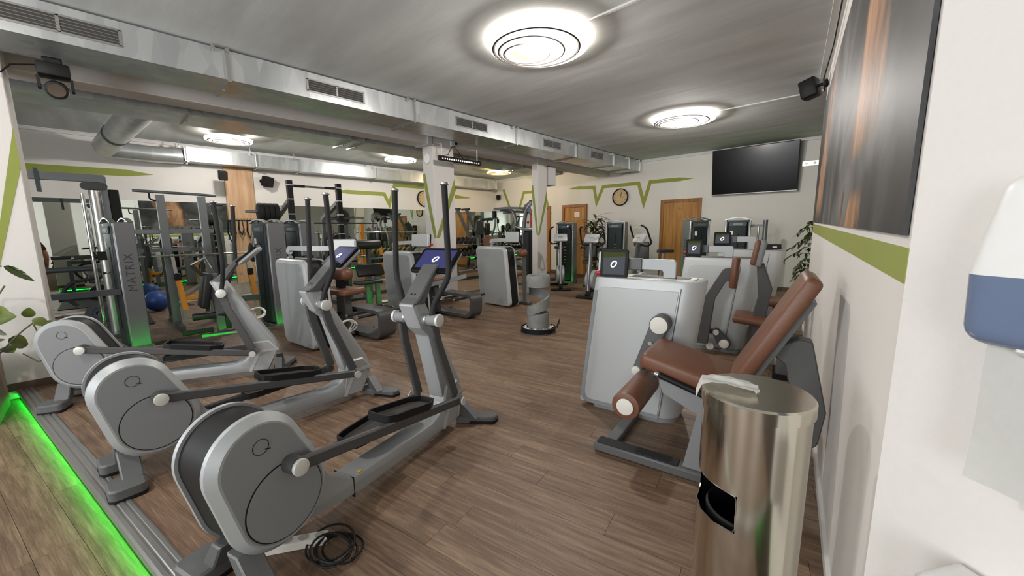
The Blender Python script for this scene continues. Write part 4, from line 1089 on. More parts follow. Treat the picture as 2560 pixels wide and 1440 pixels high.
def foot_loop(t, x0, x1, y0, y1, h=.375):
    """Flat bar bent into a lying D-loop, with padded rods through its upper side."""
    path = arcpath([(x0 - .25, 0, .045), (x1, 0, .045), (x1 + .03, 0, h), (x0 + .05, 0, h)], .10, 7)
    ym = (y0 + y1) / 2
    lp = obj('foot_loop', B().bar([(p[0], ym, p[2]) for p in path], .24, .045, up=Y, c=0) if False else B().sweep([(p[0], ym, p[2]) for p in path], [(-.0225, -.12), (.0225, -.12), (.0225, .12), (-.0225, .12)], up=Y), DARK, t)
    for k in range(3):
        x = x0 + .15 + k * (x1 - x0 - .24) / 2
        r_ = obj('foot_rod', B().cyl((x - .02, ym - .34, h - .035), (x - .02, ym + .34, h - .035), .018, 14), RUBBER, lp)
        for s in (-1, 1): obj('rod_cap', B().cyl((x - .02, ym + s * .34, h - .035), (x - .02, ym + s * .355, h - .035), .02, 14, bev=.003), CAPM, lp)
def seated_row(label, loc, rz, L1=True):
    t = thing('strength_machine', label, 'strength machine', loc, rz=rz, group='grey cabinet machines by the columns')
    weight_cabinet(t)
    arm = B().bar(arcpath([(.10, .12, 1.08), (.10, .12, 1.205), (.50, .20, 1.205), (.80, .42, 1.205)] if L1 else [(.10, .12, 1.08), (.10, .12, 1.205), (.60, .16, 1.225), (.72, .30, 1.225)], .05, 4), .05, .055)
    obj('display_arm', arm, SILVL, t)
    if L1:
        back_display(t, .88, .40, 1.215, .31, .20, .72, .1)
        obj('seat', pad(B(), (.46, .58, .635), (.50, .34, .075), .025, Matrix.Rotation(.12, 3, 'Z')), LEATHER, t)
        obj('seat_column', B().prism(rpoly([(.33, .06), (.38, .60), (.56, .60), (.60, .06)], .01), (0, .58, 0), X, Z, -.05, .05, bev0=.008, bev1=.008), DARK, t)
        obj('back_roller', pad(B(), (.42, .58, .86), (.44, .17, .17), .07), LEATHER, t)
        obj('roller_post', B().bar([(.42, .58, .66), (.42, .58, .80)], .16, .05, up=Y), BLACK, t)
        foot_loop(t, .30, 1.0, .70, .97)
    else:
        back_display(t, .92, .05, 1.255, .36, .19, .10, .1)
        obj('press_arm', B().bar(arcpath([(.30, .35, .42), (.75, .36, .56), (1.40, .42, .72)], .1, 4), .09, .06), PANEL, t)
        obj('seat', pad(B(), (.46, .58, .60), (.46, .34, .075), .025), LEATHER, t)
        obj('seat_column', B().prism(rpoly([(.33, .06), (.38, .57), (.56, .57), (.60, .06)], .01), (0, .58, 0), X, Z, -.05, .05, bev0=.008, bev1=.008), DARK, t)
        obj('emergency_knob', B().cyl((1.10, .06, 1.2), (1.135, .06, 1.2), .018, 14), REDP, t)
        foot_loop(t, .55, 1.28, .62, .88)
    obj('floor_beam', B().box((.36, .62, .03), (.12, .86, .055), bev=.01), DARKG, t)
    return t
seated_row('grey cabinet machine with brown seat and roller behind the middle elliptical trainer', (-5.45, 1.50, 0), math.radians(6.6))
seated_row('grey cabinet machine between the first column and the nearest blue screen', (-5.80, 3.155, 0), math.radians(4), False)
def preacher():
    t = thing('strength_machine', 'grey cabinet machine beside the spiral fountain, brown pad above its edge', 'strength machine', (-5.48, 4.915, 0), rz=math.radians(1), group='grey cabinet machines by the columns')
    weight_cabinet(t, H=1.10, k=-.11)
    obj('display_arm', B().bar(arcpath([(.16, .18, 1.09), (.16, .18, 1.20), (.68, .18, 1.225)], .04, 4), .06, .06), SILVL, t)
    back_display(t, .73, .16, 1.265, .29, .20, .12, .05)
    obj('head_pad', B().prism(rpoly([(-.19, 1.0), (-.22, 1.22), (-.15, 1.29), (-.03, 1.29), (.04, 1.22), (.02, 1.0)], .03), (0, .34, 0), X, Z, -.04, .04, bev0=.015, bev1=.015), LEATHER, t)
    obj('pad_post', B().bar([(-.08, .40, .06), (-.08, .40, 1.1)], .06, .08, up=Y), DARKG, t)
    obj('arm_roller', pad(B(), (.80, .32, .98), (.18, .16, .14), .06), LEATHER, t)
    obj('roller_post', B().bar([(.80, .38, .06), (.80, .38, .95)], .05, .05, up=Y), DARKG, t)
    obj('seat', pad(B(), (.36, .58, .56), (.40, .34, .075), .025), LEATHER, t)
    obj('seat_column', B().box((.36, .58, .29), (.14, .10, .48), bev=.01), DARK, t)
    obj('floor_beam', B().box((.36, .50, .03), (.95, .12, .055), bev=.01), DARKG, t)
preacher()

# ================================================================== BIN, CLOTH, DISPENSER
bn = thing('waste_bin', 'tall brushed stainless steel waste bin with a hinged flat lid', 'waste bin', (-.230, 1.335, 0))
Rb, Hb = .145, .90
body = B(); n = 96; zs = [.03, .10, .30, .44, .47, .50, .52, .56, .60, .62, .64, .66, .70, .78, .86]
t_ = bmesh.new(); ring = []
for z in zs: ring.append([t_.verts.new((Rb * math.cos(2 * PI * i / n), Rb * math.sin(2 * PI * i / n), z)) for i in range(n)])
oc = math.radians(222)
def in_open(a, z):
    da = ((a - oc + PI) % (2 * PI)) - PI
    return abs(da) < .83 and .50 < z < .62
for k in range(len(zs) - 1):
    for i in range(n):
        a = 2 * PI * (i + .5) / n; z = (zs[k] + zs[k + 1]) / 2
        if in_open(a, z): continue
        t_.faces.new((ring[k][i], ring[k][(i + 1) % n], ring[k + 1][(i + 1) % n], ring[k + 1][i]))
body._merge(t_)
obj('bin_body', body, BINM, bn)
inner = B().lathe([(Rb - .004, .03), (Rb - .004, .86)], n=48); it = inner.bm
bmesh.ops.delete(it, geom=[f for f in it.faces if (lambda c: abs(((math.atan2(c.y, c.x) - oc + PI) % (2 * PI)) - PI) < .92)(f.calc_center_median())], context='FACES')
obj('inner_sleeve', inner, BLACK, bn)
obj('liner_bucket', B().lathe([(.0, .04), (.115, .04), (.118, .50), (.112, .505), (.108, .50), (.106, .06)], n=40), BLACK, bn)
rimp = [(Rb * 1.003 * math.cos(oc + d), Rb * 1.003 * math.sin(oc + d), z) for d, z in [(-.80, .502), (-.4, .498), (0, .498), (.4, .498), (.80, .502), (.83, .515), (.83, .56), (.83, .605), (.80, .618), (.4, .622), (0, .622), (-.4, .622), (-.80, .618), (-.83, .605), (-.83, .515)]]
obj('opening_rim', B().tube(rimp, .0022, 6, closed=True), CHROME, bn)
obj('base_ring', B().lathe([(.0, .0), (Rb + .004, 0), (Rb + .004, .035), (Rb, .04)], n=64), BLACK, bn)
obj('bin_lid', B().lathe([(0, Hb - .002), (Rb + .001, Hb), (Rb + .006, Hb - .006), (Rb + .006, Hb - .042), (Rb, Hb - .043), (Rb - .004, Hb - .03)], n=80), BINM, bn)
obj('lid_hinge', B().cyl((0, 0, Hb - .002), (0, 0, Hb + .002), .008, 16), BINM, bn)
obj('foot_button', B().cyl((-.0, -.1445, .085), (0, -.155, .085), .012, 12), BLACK, bn)
# folded cloth over the lid
cl = bmesh.new(); nx, ny = 40, 14; rg = random.Random(11); gv = []
for i in range(nx + 1):
    u = i / nx; row = []
    for j in range(ny + 1):
        v = j / ny - .5
        wdt = .045 + .030 * math.sin(PI * u) ** .8 + .008 * math.sin(9 * u)
        x = -.155 + .175 * u; y = v * wdt * 1.1 + .012 * math.sin(5 * u) - .03 * u * 0 + .02 * math.sin(2.2 * u)
        z = .005 + .019 * abs(math.sin(v * 6 + 1.4 * math.sin(2.6 * u))) * (1 - .25 * u) + .003 * math.sin(11 * u + 3 * v) ** 2 + .008 * math.sin(PI * u) * math.cos(v * PI)
        if u < .12: z -= (.12 - u) * .35; x += (.12 - u) * .05
        row.append(cl.verts.new((x, y, z)))
    gv.append(row)
for i in range(nx):
    for j in range(ny): cl.faces.new((gv[i][j], gv[i + 1][j], gv[i + 1][j + 1], gv[i][j + 1]))
r_ = bmesh.ops.solidify(cl, geom=cl.faces[:], thickness=.004)
clo = obj('cleaning_cloth', cl, PAPER, loc=(-.240, 1.305, Hb)); clo.rotation_euler = (0, 0, math.radians(18))
tag(clo, 'crumpled white cloth lying across the lid of the steel bin', 'cloth')

# paper towel dispenser on the angled wall corner
def cw(s, off, z): return P0 + cd * s - cn * off + Vector((0, 0, z))
dp = thing('towel_dispenser', 'white paper towel dispenser with translucent blue lower half', 'towel dispenser', cw(.335, 0, 1.15), rz=math.atan2(cd.y, cd.x))
def dbox(z0, z1, w0, w1, dpt, r=.03):
    b = B(); P = rpoly([(-w0, -.0), (-w0, -dpt), (w0, -dpt), (w0, 0)][::-1], [0, r, r, 0])
    t0 = bmesh.new(); lo_ = [t0.verts.new((x, y, z0)) for x, y in P]; k = w1 / w0; hi_ = [t0.verts.new((x * k, y * (.80 if z1 > .3 else 1), z1)) for x, y in P]
    t0.faces.new(lo_[::-1]); t0.faces.new(hi_)
    for i in range(len(P)): t0.faces.new((lo_[i], lo_[(i + 1) % len(P)], hi_[(i + 1) % len(P)], hi_[i]))
    bmesh.ops.recalc_face_normals(t0, faces=t0.faces); b._merge(t0); return b
BLUET = mat('blue_translucent', '#67758f', .25, var=.06, scale=8)
up_ = dbox(.16, .335, .165, .145, .13, .04); bevel_where(up_, lambda c, d: abs(c.z - .335) < .002, .03, 4)
obj('upper_cover', up_, WHITEP, dp, sharp=50)
lo2 = dbox(.035, .16, .160, .165, .13, .04); bevel_where(lo2, lambda c, d: abs(c.z - .035) < .002, .03, 4)
obj('lower_cover', lo2, BLUET, dp, sharp=50)
obj('outlet', B().box((.03, -.09, .04), (.24, .05, .03), bev=.01), WHITEP, dp)
def sheet(x0, x1, y, z0, z1, t=.004, wob=.004):
    b = bmesh.new(); G = []
    for i in range(13):
        u = i / 12; G.append([b.verts.new((x0 + (x1 - x0) * u, y + wob * math.sin(7 * u + 5 * v) + .01 * v, z0 + (z1 - z0) * v)) for v in [k / 10 for k in range(11)]])
    for i in range(12):
        for j in range(10): b.faces.new((G[i][j], G[i + 1][j], G[i + 1][j + 1], G[i][j + 1]))
    bmesh.ops.solidify(b, geom=b.faces[:], thickness=t); return b
obj('paper_towel', sheet(-.125, .13, -.105, -.225, .04), PAPER, dp)
bl = thing('lower_white_dispenser', 'top of a small white dispenser low on the angled wall corner', 'dispenser', cw(.35, 0, .535), rz=math.atan2(cd.y, cd.x))
lb_ = B().prism(rpoly([(-.18, -.002), (-.18, -.17), (.18, -.17), (.18, -.002)][::-1], [0, .07, .07, 0]), (0, 0, 0), X, Y, -.1, .16); bevel_where(lb_, lambda c, d: abs(c.z - .16) < .002, .025, 4)
obj('cover', lb_, WHITEP, bl, sharp=50); obj('seam', B().box((0, -.171, .08), (.2, .002, .004)), PANEL, bl)

# ================================================================== SELECTORISED WEIGHT TOWERS
def tower(label, loc, az, H=1.68, W=.50, D=.25, sticker=True, marks=False, name='weight_tower'):
    t = thing(name, label, 'weight tower', (loc[0], loc[1], ZL), az, group='grey weight towers')
    w2 = W / 2
    for s in (1, -1):
        x0, x1 = sorted((s * w2, s * (w2 - .05)))
        sp_ = obj('side_panel', B().prism(rrect(-D / 2, .02, D / 2, H - .05, .02), (0, 0, 0), Y, Z, x0, x1, bev0=.008, bev1=.008), TOWSIDE, t)
        text('lettering', 'MATRIX', .12, TEXTD, sp_, frame((s * (w2 + .0012), -.02 * s * 0, H * .60), Z, (0, 1, 0) if s < 0 else (0, -1, 0)), .001, 1.15)
        obj('edge_strip', B().box((s * (w2 - .02), D / 2 + .002, H / 2), (.024, .008, H - .12), bev=.005), CAPM, sp_)
    sh = obj('front_shroud', B().prism(rpoly([(-w2 + .05, D / 2 - .03), (-w2 + .09, D / 2 + .02), (w2 - .09, D / 2 + .02), (w2 - .05, D / 2 - .03)], .015), (0, 0, 0), X, Y, .10, H - .09), SHROUD, t)
    obj('rear_shroud', B().box((0, -D / 2 + .02, H / 2), (W - .1, .03, H - .16), bev=.005), SHROUDL, t)
    obj('shroud_slot', B().box((-.02, D / 2 + .021, H * .48), (.035, .006, H * .62), bev=.002), BLACK, sh)
    if marks:
        for k in range(7): obj('weight_mark', B().box((-.02, D / 2 + .026, H * .34 + k * .085), (.045, .004, .018)), mat('yellow_mark', '#b79a45', .6), sh)
    lp = obj('logo_plate', B().prism(rpoly([(-w2 + .085, H - .19), (w2 - .085, H - .19), (w2 - .075, H - .10), (-w2 + .075, H - .10)], .02), (0, D / 2 + .021, 0), (-1, 0, 0), Z, 0, .012, bev1=.004), SHROUDL, t)
    obj('emblem', B().prism(rrect(-.09, H - .165, .09, H - .125, .015), (0, D / 2 + .033, 0), (-1, 0, 0), Z, 0, .002), TOWSIDE, lp)
    if sticker: obj('sticker', B().box((.11, D / 2 + .022, H - .33), (.055, .004, .085)), PAPER, sh)
    tc = obj('top_cap', B().prism(rrect(-w2 + .02, -D / 2 + .01, w2 - .02, D / 2 + .01, .04), (0, 0, H - .10), X, Y, 0, .04), SHROUDL, t)
    for y in (D / 2, -D / 2 + .03):
        obj('top_bow', B().sweep([(x, y, H - .055 + .055 * math.cos(x / w2 * PI / 2)) for x in [w2 * (k / 8 - 1) for k in range(17)]], [(-.028, -.008), (.028, -.008), (.028, .008), (-.028, .008)]), CAPM, tc)
    obj('base_frame', B().box((0, 0, .035), (W + .02, D + .06, .07), bev=.01), DARKG, t)
    ws = obj('weight_stack', B().box((0, 0, .42), (W - .14, D - .12, .56), bev=.004), BLACK, t)
    return t
def seat_unit(t, x, y, az, hs=.50, back=True, m=LEATHB, armroll=False):
    """Seat, backrest and tube frame that belong to a tower; local coordinates of the tower."""
    R0 = Matrix.Rotation(az, 3, 'Z')
    def P(a, b, c): return Vector((x, y, 0)) + R0 @ Vector((a, b, c))
    obj('seat', pad(B(), P(0, 0, hs), (.36, .42, .07), .025, R0), m, t)
    if back: obj('backrest', pad(B(), P(0, -.27, hs + .36), (.32, .07, .55), .025, R0 @ Matrix.Rotation(.22, 3, 'X')), m, t)
    obj('seat_tube', B().bar([P(0, .18, .05), P(0, .02, hs - .05), P(0, -.24, hs - .06), P(0, -.34, hs + .35)], .06, .05, up=tuple(R0 @ Vector((1, 0, 0)))), STEELG, t)
    obj('floor_tube', B().bar([P(-.24, .2, .03), P(.24, .2, .03)], .06, .06), STEELD, t)
    obj('rear_tube', B().bar([P(0, -.3, hs - .07), P(0, -.42, .04)], .05, .05, up=Y), STEELG, t)
T1 = tower('grey weight tower with yellow weight marks in front of the second oak door', (-6.22, 8.80), 170, sticker=False, marks=True)
seat_unit(T1, -.72, .12, .35, .62)
obj('hand_grip', B().tube([(-.55, .3, .95), (-.62, .42, 1.02), (-.72, .45, .98)], .018, 8), BLACK, T1)
T2 = tower('grey weight tower with yellow weight marks beneath the clock, beside the palm', (-4.86, 9.05), 170, sticker=False, marks=True)
seat_unit(T2, -.66, -.05, .3, .5)
T3 = tower('grey weight tower whose side lettering shows in front of the oak door below the screen', (-2.93, 9.0), 124)
T4 = tower('grey weight tower against the plain wall below the black screen, with round post', (-2.30, 9.75), 167)
obj('round_post', B().cyl((-.52, -.1, .05), (-.52, -.1, 1.62), .045, 18), STEELG, T4)
obj('post_bar', B().bar([(-.25, -.1, 1.50), (-.52, -.1, 1.50)], .05, .05), STEELG, T4)
obj('guide_rod', B().cyl((-.40, -.1, .05), (-.40, -.1, 1.5), .018, 12), CHROME, T4)
ML1 = tower('large grey weight tower behind the trainer beside the striped column', (-6.98, .20), 170, W=.46, D=.19)
obj('frame_tube', B().bar([(-.16, .10, .78), (-.05, .78, .78)], .07, .07), STEELD, ML1)
obj('frame_post', B().bar([(-.05, .78, .03), (-.05, .78, .82)], .07, .07, up=Y), STEELD, ML1)
ML2 = tower('grey weight tower behind the nearest grey cabinet machine', (-6.95, 1.84), 169)
obj('frame_tube', B().bar([(.18, .10, .47), (.36, .55, .47)], .07, .09), STEELD, ML2)
obj('frame_post', B().bar([(.36, .55, .03), (.36, .55, .52)], .07, .07, up=Y), STEELD, ML2)
ML3 = tower('grey weight tower without label, second behind the grey cabinet machines, before the pull-up rack', (-7.16, 2.36), 169, sticker=False)
obj('dark_roller', B().cyl((-.32, .08, .35), (-.32, .08, 1.1), .09, 18), LEATHB, ML3)

# ================================================================== UPRIGHT BIKES
def bike(label, loc, az, k):
    t = thing('exercise_bike', label, 'exercise bike', (loc[0], loc[1], 0), az, group='upright exercise bikes by the far wall')
    obj('front_bar', B().box((0, .42, .03), (.46, .09, .05), bev=.015), BLACK, t)
    obj('rear_bar', B().box((0, -.52, .03), (.44, .08, .05), bev=.015), BLACK, t)
    obj('frame_spine', B().bar([(0, .42, .05), (0, .30, .16), (0, -.30, .14), (0, -.52, .05)], .09, .08, up=X), BLACK, t)
    for s in (1, -1):
        obj('drive_cover', B().prism(hull([(.16, .36, .20), (-.10, .32, .13)]), (0, 0, 0), (0, 1, 0), Z, min(.03 * s, .085 * s), max(.03 * s, .085 * s), bev0=.012 if s < 0 else 0, bev1=.012 if s > 0 else 0), SILVER, t)
        cr = obj('crank_arm', B().bar([(s * .10, -.02, .33), (s * .105, -.02 + .12 * s, .33 - .11 * s)], .02, .035, up=X), DARK, t)
        obj('pedal', B().box((s * .16, -.02 + .12 * s, .33 - .11 * s), (.09, .09, .03), bev=.008), BLACK, cr)
    obj('steering_post', B().bar([(0, .34, .12), (0, .30, .55), (0, .22, 1.14)], .075, .06, up=X), DARKG, t)
    obj('post_trim', B().bar([(0, .385, .16), (0, .335, .56), (0, .262, 1.10)], .03, .012, up=X), CAPM, t)
    R = Matrix.Rotation(.55, 3, 'X')
    c = obj('console', B().box(Vector((0, .20, 1.20)), (.30, .06, .19), bev=.02, seg=2, rot=R), SILVL, t)
    obj('console_face', B().box(Vector((0, .20, 1.20)) + R @ Vector((0, -.031, 0)), (.26, .006, .15), rot=R), SCRDARK, c)
    obj('console_lettering', B().box(Vector((0, .20, 1.20)) + R @ Vector((0, .0315, 0)), (.10, .002, .014), rot=R), DARKG, c)
    for s in (1, -1):
        hp = arcpath([(s * .04, .20, 1.08), (s * .20, .16, 1.06), (s * .25, .12, 1.12), (s * .24, .24, 1.40), (s * .17, .30, 1.45)], .05, 4)
        h = obj('handlebar', B().tube(hp, .017, 10), BLACK, t)
        obj('bar_end', B().cyl(hp[-1], Vector(hp[-1]) + Vector((-s * .02, .015, .008)), .018, 10), CHROME, h)
    obj('seat_post', B().bar([(0, -.30, .16), (0, -.38, .92)], .05, .05, up=X), CAPM, t)
    sd = B().prism(rpoly([(-.03, .16), (.03, .16), (.12, -.10), (.10, -.16), (-.10, -.16), (-.12, -.10)], .03), (0, -.38, .92), X, Y, 0, .06, bev1=.02, seg=2)
    obj('saddle', sd, LEATHB, t)
    return t
bike('upright bike with square loop bars between the second column and a weight tower', (-5.45, 7.45), 141, 0)
bike('upright bike in front of the potted palm, its console turned aside', (-4.25, 7.02), 168, 1)
bike('upright bike with raised horn bars in front of the oak door below the screen', (-3.22, 7.25), 208, 2)

# ================================================================== SPIRAL FOUNTAIN
sf = thing('spiral_fountain', 'grey stone table fountain with a spiral ramp and pebbles, alone on the floor', 'fountain', (-3.32, 4.04, 0))
obj('tray', B().lathe([(0, .0), (.20, .0), (.235, .02), (.24, .07), (.225, .075), (.215, .04), (0, .035)], n=40), BLACK, sf)
obj('tray_rim', B().lathe([(.205, .0), (.25, .0), (.25, .015), (.205, .012)], n=40), DARK, sf)
obj('spiral_base', B().lathe([(.145, .04), (.15, .12), (.148, .27), (.135, .275), (.13, .12), (.13, .04)], n=36), STONE, sf)
obj('top_bowl', B().lathe([(.115, .62), (.155, .63), (.16, .77), (.15, .785), (.125, .78), (.12, .74), (0, .72)], n=36), STONE, sf)
sp = bmesh.new(); rows = []
for i in range(49):
    k = i / 48; a = math.radians(219) - k * math.radians(372); z0 = .535 - k * .335; hgt = .115 + .03 * math.sin(k * PI)
    r0, r1 = .125, .155
    rows.append([sp.verts.new((r * math.cos(a), r * math.sin(a), z)) for r, z in ((r0, z0), (r1, z0), (r1, z0 + hgt), (r0, z0 + hgt))])
for i in range(48):
    for j in range(4): sp.faces.new((rows[i][j], rows[i][(j + 1) % 4], rows[i + 1][(j + 1) % 4], rows[i + 1][j]))
sp.faces.new(rows[0]); sp.faces.new(rows[-1]); bmesh.ops.recalc_face_normals(sp, faces=sp.faces)
obj('spiral_ramp', sp, STONE, sf)
rg = random.Random(5)
for k in range(26):
    a = 2 * PI * k / 26 + rg.uniform(-.08, .08); r = rg.uniform(.168, .20)
    q = B().ball((r * math.cos(a), r * math.sin(a), .062 + rg.uniform(0, .012)), rg.uniform(.018, .026), (1, rg.uniform(.6, .9), .6), 10)
    obj('pebble', q, PEBB if rg.random() < .6 else STONE, sf)
obj('cord_loop', B().tube([(.20, .10, .05), (.25, .14, .12), (.235, .17, .17), (.215, .16, .12), (.235, .12, .06)], .006, 6), BLACK, sf)

# ================================================================== WEIGHT AREA BEHIND THE BEAM
def wp(name, label, cat, loc, group=None, rz=0): return thing(name, label, cat, (loc[0], loc[1], ZL), rz=rz, group=group)
def plate(b, c, r, th, ax=X):
    a = Vector(ax).normalized(); c = Vector(c)
    b.cyl(c - a * th / 2, c + a * th / 2, r, 28, bev=min(.012, th * .3)); return b
# cable tower at the wall column
ct = wp('cable_tower', 'tall silver cable tower with a boom across to the striped column', 'cable machine', (-8.2, .05))
obj('boom', B().bar([(.0, -1.2, 2.27), (.0, .12, 2.27)], .10, .10), STEELG, ct)
obj('boom_plate', B().box((.0, -.50, 2.21), (.12, .04, .30)), STEELD, ct)
obj('main_post', B().bar([(0, .10, .0), (0, .10, 2.30)], .09, .07, up=Y), STEELG, ct)
obj('silver_column', B().cyl((.04, 0, .05), (.04, 0, 2.10), .062, 24), CAPM, ct)
obj('guide_rod', B().cyl((.06, -.12, .05), (.06, -.12, 2.05), .022, 14), CHROME, ct)
obj('pulley_head', B().prism(hull([(-.08, 2.16, .05), (.09, 2.16, .05)]), (.02, 0, 0), Y, Z, -.06, .06), DARK, ct)
obj('black_shroud', B().box((-.02, .19, 1.75), (.10, .12, .75), bev=.01), BLACK, ct)
obj('lower_shroud', B().box((-.02, .19, .75), (.12, .12, 1.2), bev=.01), SHROUD, ct)
cg = obj('carriage', B().box((.04, 0, 1.18), (.16, .16, .12), bev=.01), BLACK, ct)
obj('cable_grip', B().cyl((.06, -.30, 1.16), (.06, .02, 1.18), .022, 12), RUBBER, cg)
obj('grip_end', B().cyl((.06, -.33, 1.16), (.06, -.30, 1.16), .026, 12), CHROME, cg)
obj('low_handle', B().cyl((.08, -.05, .93), (.08, .2, .93), .022, 12), RUBBER, ct)
obj('base_plate', B().box((0, .02, .03), (.7, .5, .06), bev=.01), STEELD, ct)
# rowing handles low beside the tower
dm = wp('dip_frame', 'low frame with bent black dip handles beside the striped column', 'dip frame', (-8.6, -.25))
obj('top_tube', B().tube(arcpath([(0, -.5, .98), (0, .22, .98), (0, .40, .78), (0, .42, .05)], .15, 5), .04, 12, up=X), STEELD, dm)
obj('handle', B().tube(arcpath([(.12, .30, .86), (.12, -.10, .80), (.12, -.20, .62), (.12, -.06, .45)], .1, 5), .024, 12, up=X), RUBBER, dm)
obj('floor_tube', B().bar([(0, -.5, .04), (0, .5, .04)], .08, .08), STEELD, dm)
# press rack with barbell
ra = wp('press_rack', 'grey press rack with a bent pull-up bar and two orange spotter arms', 'press rack', (-8.2, 1.0))
for y in (-.26, .25):
    obj('upright', B().bar([(0, y, 0), (0, y, 2.08)], .10, .10, up=Y), STEELG, ra)
    obj('rear_brace', B().bar([(-.7, y, .05), (-.7, y, 1.35), (0, y, 1.52)], .06, .06, up=Y), STEELD, ra)
    obj('foot_tube', B().bar([(-.75, y, .04), (.55, y, .04)], .07, .07), STEELD, ra)
    obj('upright_collar', B().box((0, y, 1.80), (.09, .09, .02)), CHROME, ra)
obj('pull_up_bar', B().tube(arcpath([(0.02, -.56, 2.13), (.02, -.2, 2.12), (.02, .25, 2.11), (.02, .45, 2.10)], .1, 4), .022, 12), STEELG, ra)
obj('hook_loop', B().tube(arcpath([(.02, -.38, 2.10), (.02, -.38, 2.0), (.02, -.26, 1.98)], .04, 3), .012, 8, up=X), BLACK, ra)
for z, x in ((1.52, .0), (1.22, -.35)): obj('cross_tube', B().bar([(x, -.62, z), (x, .36, z)], .06, .06), STEELG, ra)
for y, h in ((-.19, .40), (.80, .38)):
    oa = obj('spotter_arm', B().bar([(.10, y, .74), (.16, y + .04, .26)], .08, .07, up=Y).bar([(.14, y + .02, .45), (.14, y + .26, .46)], .05, .06, up=Z), ORANGE, ra)
    obj('spotter_post', B().bar([(.08, y - .03, 1.16), (.17, y + .02, .08)], .045, .045, up=Y), CAPM, oa)
    obj('spotter_tip', B().box((.10, y, .80), (.09, .08, .12), bev=.01), BLACK, oa)
bb = tag(obj('barbell', B().cyl((-8.08, -.2 + .55, 1.06), (-8.08, 2.0, 1.06), .015, 12), CHROME), 'long chrome barbell resting across the grey press rack', 'barbell')
for y in (.50, 1.86):
    q = obj('weight_plate', plate(B(), (-8.08, y, 1.06), .17, .05, Y), RUBBER); tag(q, 'black weight plate on the %s end of the chrome barbell' % ('column-side' if y < 1 else 'far'), 'weight plate', 'plates on the barbells')
# black pull-up rack with bumper plates
rb2 = wp('pull_up_rack', 'black pull-up rack with white numbered bands and storage pegs', 'power rack', (-7.6, 2.85))
for i, y in enumerate((-.44, .41)):
    u = obj('upright', B().bar([(0, y, 0), (0, y, 2.38)], .085, .085, up=Y), BLACK, rb2)
    for z in (2.30, 2.06, 1.80, 1.62, 1.44, 1.26, 1.08): obj('number_band', B().box((0, y, z), (.089, .089, .014)), PAPER, u)
    obj('rear_post', B().bar([(-.85, y, 0), (-.85, y, 1.75), (-.02, y, 2.05)], .07, .07, up=Y), STEELG, rb2)
    obj('foot_beam', B().bar([(-.9, y, .04), (.10, y, .04)], .08, .08), STEELD, rb2)
obj('pull_up_bar', B().cyl((0, -.46, 2.29), (0, .42, 2.29), .018, 12), STEELG, rb2)
for y in (-.28, .25): obj('grip_sleeve', B().cyl((0, y - .09, 2.29), (0, y + .09, 2.29), .024, 12), RUBBER, rb2)
obj('lat_machine_arm', B().bar([(-.05, .1, 1.7), (-.05, .7, 1.76)], .04, .04), STEELD, rb2)
b2 = tag(obj('barbell', B().cyl((-7.5, 1.95, 1.56), (-7.5, 3.95, 1.56), .014, 12), STEELD), 'dark barbell hooked across the black pull-up rack', 'barbell')
for k, y in enumerate((-.58, -.66, -.74, -.82)):
    q = obj('bumper_plate', plate(B(), (-8.0, 2.85 + y, 1.77), .15, .075, Y), RUBBER); tag(q, 'thick black bumper plate on the %s peg place beside the pull-up rack' % ('first', 'second', 'third', 'outermost')[k], 'bumper plate', 'bumper plates on the pegs')
obj('storage_peg', B().cyl((-.4, -.44, 1.85), (-.4, -1.05, 1.85), .025, 12), STEELG, rb2)
for k, (y, z, r) in enumerate(((.72, 1.70, .16), (.60, 1.18, .16), (.70, 1.05, .20), (.82, 1.12, .15), (.95, 1.02, .18), (.55, .85, .2))):
    q = obj('weight_plate', plate(B(), (-8.2 - .06 * k, 2.85 + y, z), r, .05, (1, .25, 0)), RUBBER)
    tag(q, ['highest black weight plate stored behind the pull-up rack', 'upper small black plate behind the pull-up rack', 'large black plate in the middle of the pull-up rack storage', 'small black plate in the middle of the pull-up rack storage', 'outer black plate of the pull-up rack storage', 'lowest black plate of the pull-up rack storage'][k], 'weight plate', 'plates stored behind the pull-up rack')
tr_ = wp('plate_tree', 'steel plate tree with pegs behind the pull-up rack', 'plate tree', (-8.35, 3.68))
obj('tree_post', B().bar([(0, 0, 0), (0, 0, 1.85)], .07, .07, up=Y), STEELD, tr_)
for z in (.85, 1.05, 1.2, 1.7): obj('tree_peg', B().cyl((.03, -.4, z + .08), (.03, .4, z + .08), .022, 10), STEELG, tr_)
obj('tree_foot', B().box((0, 0, .03), (.5, .6, .06), bev=.01), STEELD, tr_)
# orange half rack with two bars further along
rc = wp('bench_rack', 'orange upright bench rack with a chrome bar, behind the brown seat', 'bench rack', (-8.6, 4.5))
for y in (-.34,): obj('orange_post', B().bar([(0, y, 0), (0, y, 1.68)], .07, .07, up=Y), ORANGE, rc)
obj('grey_post', B().bar([(0.05, .45, 0), (.05, .45, 1.45)], .06, .06, up=Y), STEELG, rc)
obj('base_tube', B().bar([(0, -.4, .04), (0, .6, .04)], .07, .07), STEELD, rc)
obj('black_roller', B().cyl((.45, -.75, 1.19), (.45, -.17, 1.19), .095, 24, bev=.01), LEATHB, rc)
obj('roller_post', B().bar([(.45, -.45, 0), (.45, -.45, 1.1)], .07, .07, up=Y), STEELD, rc)
for y, z0, z1 in ((-.70, .86, 1.02), (-.16, .95, 1.14), (-.12, .48, .78)): obj('orange_sleeve', B().cyl((.48, y, z0), (.48, y - .02, z1), .04, 14), ORANGE, rc)
tag(obj('barbell', B().cyl((-8.6, 4.0, 1.38), (-8.6, 5.6, 1.37), .016, 12), CHROME), 'chrome barbell on the orange bench rack', 'barbell')
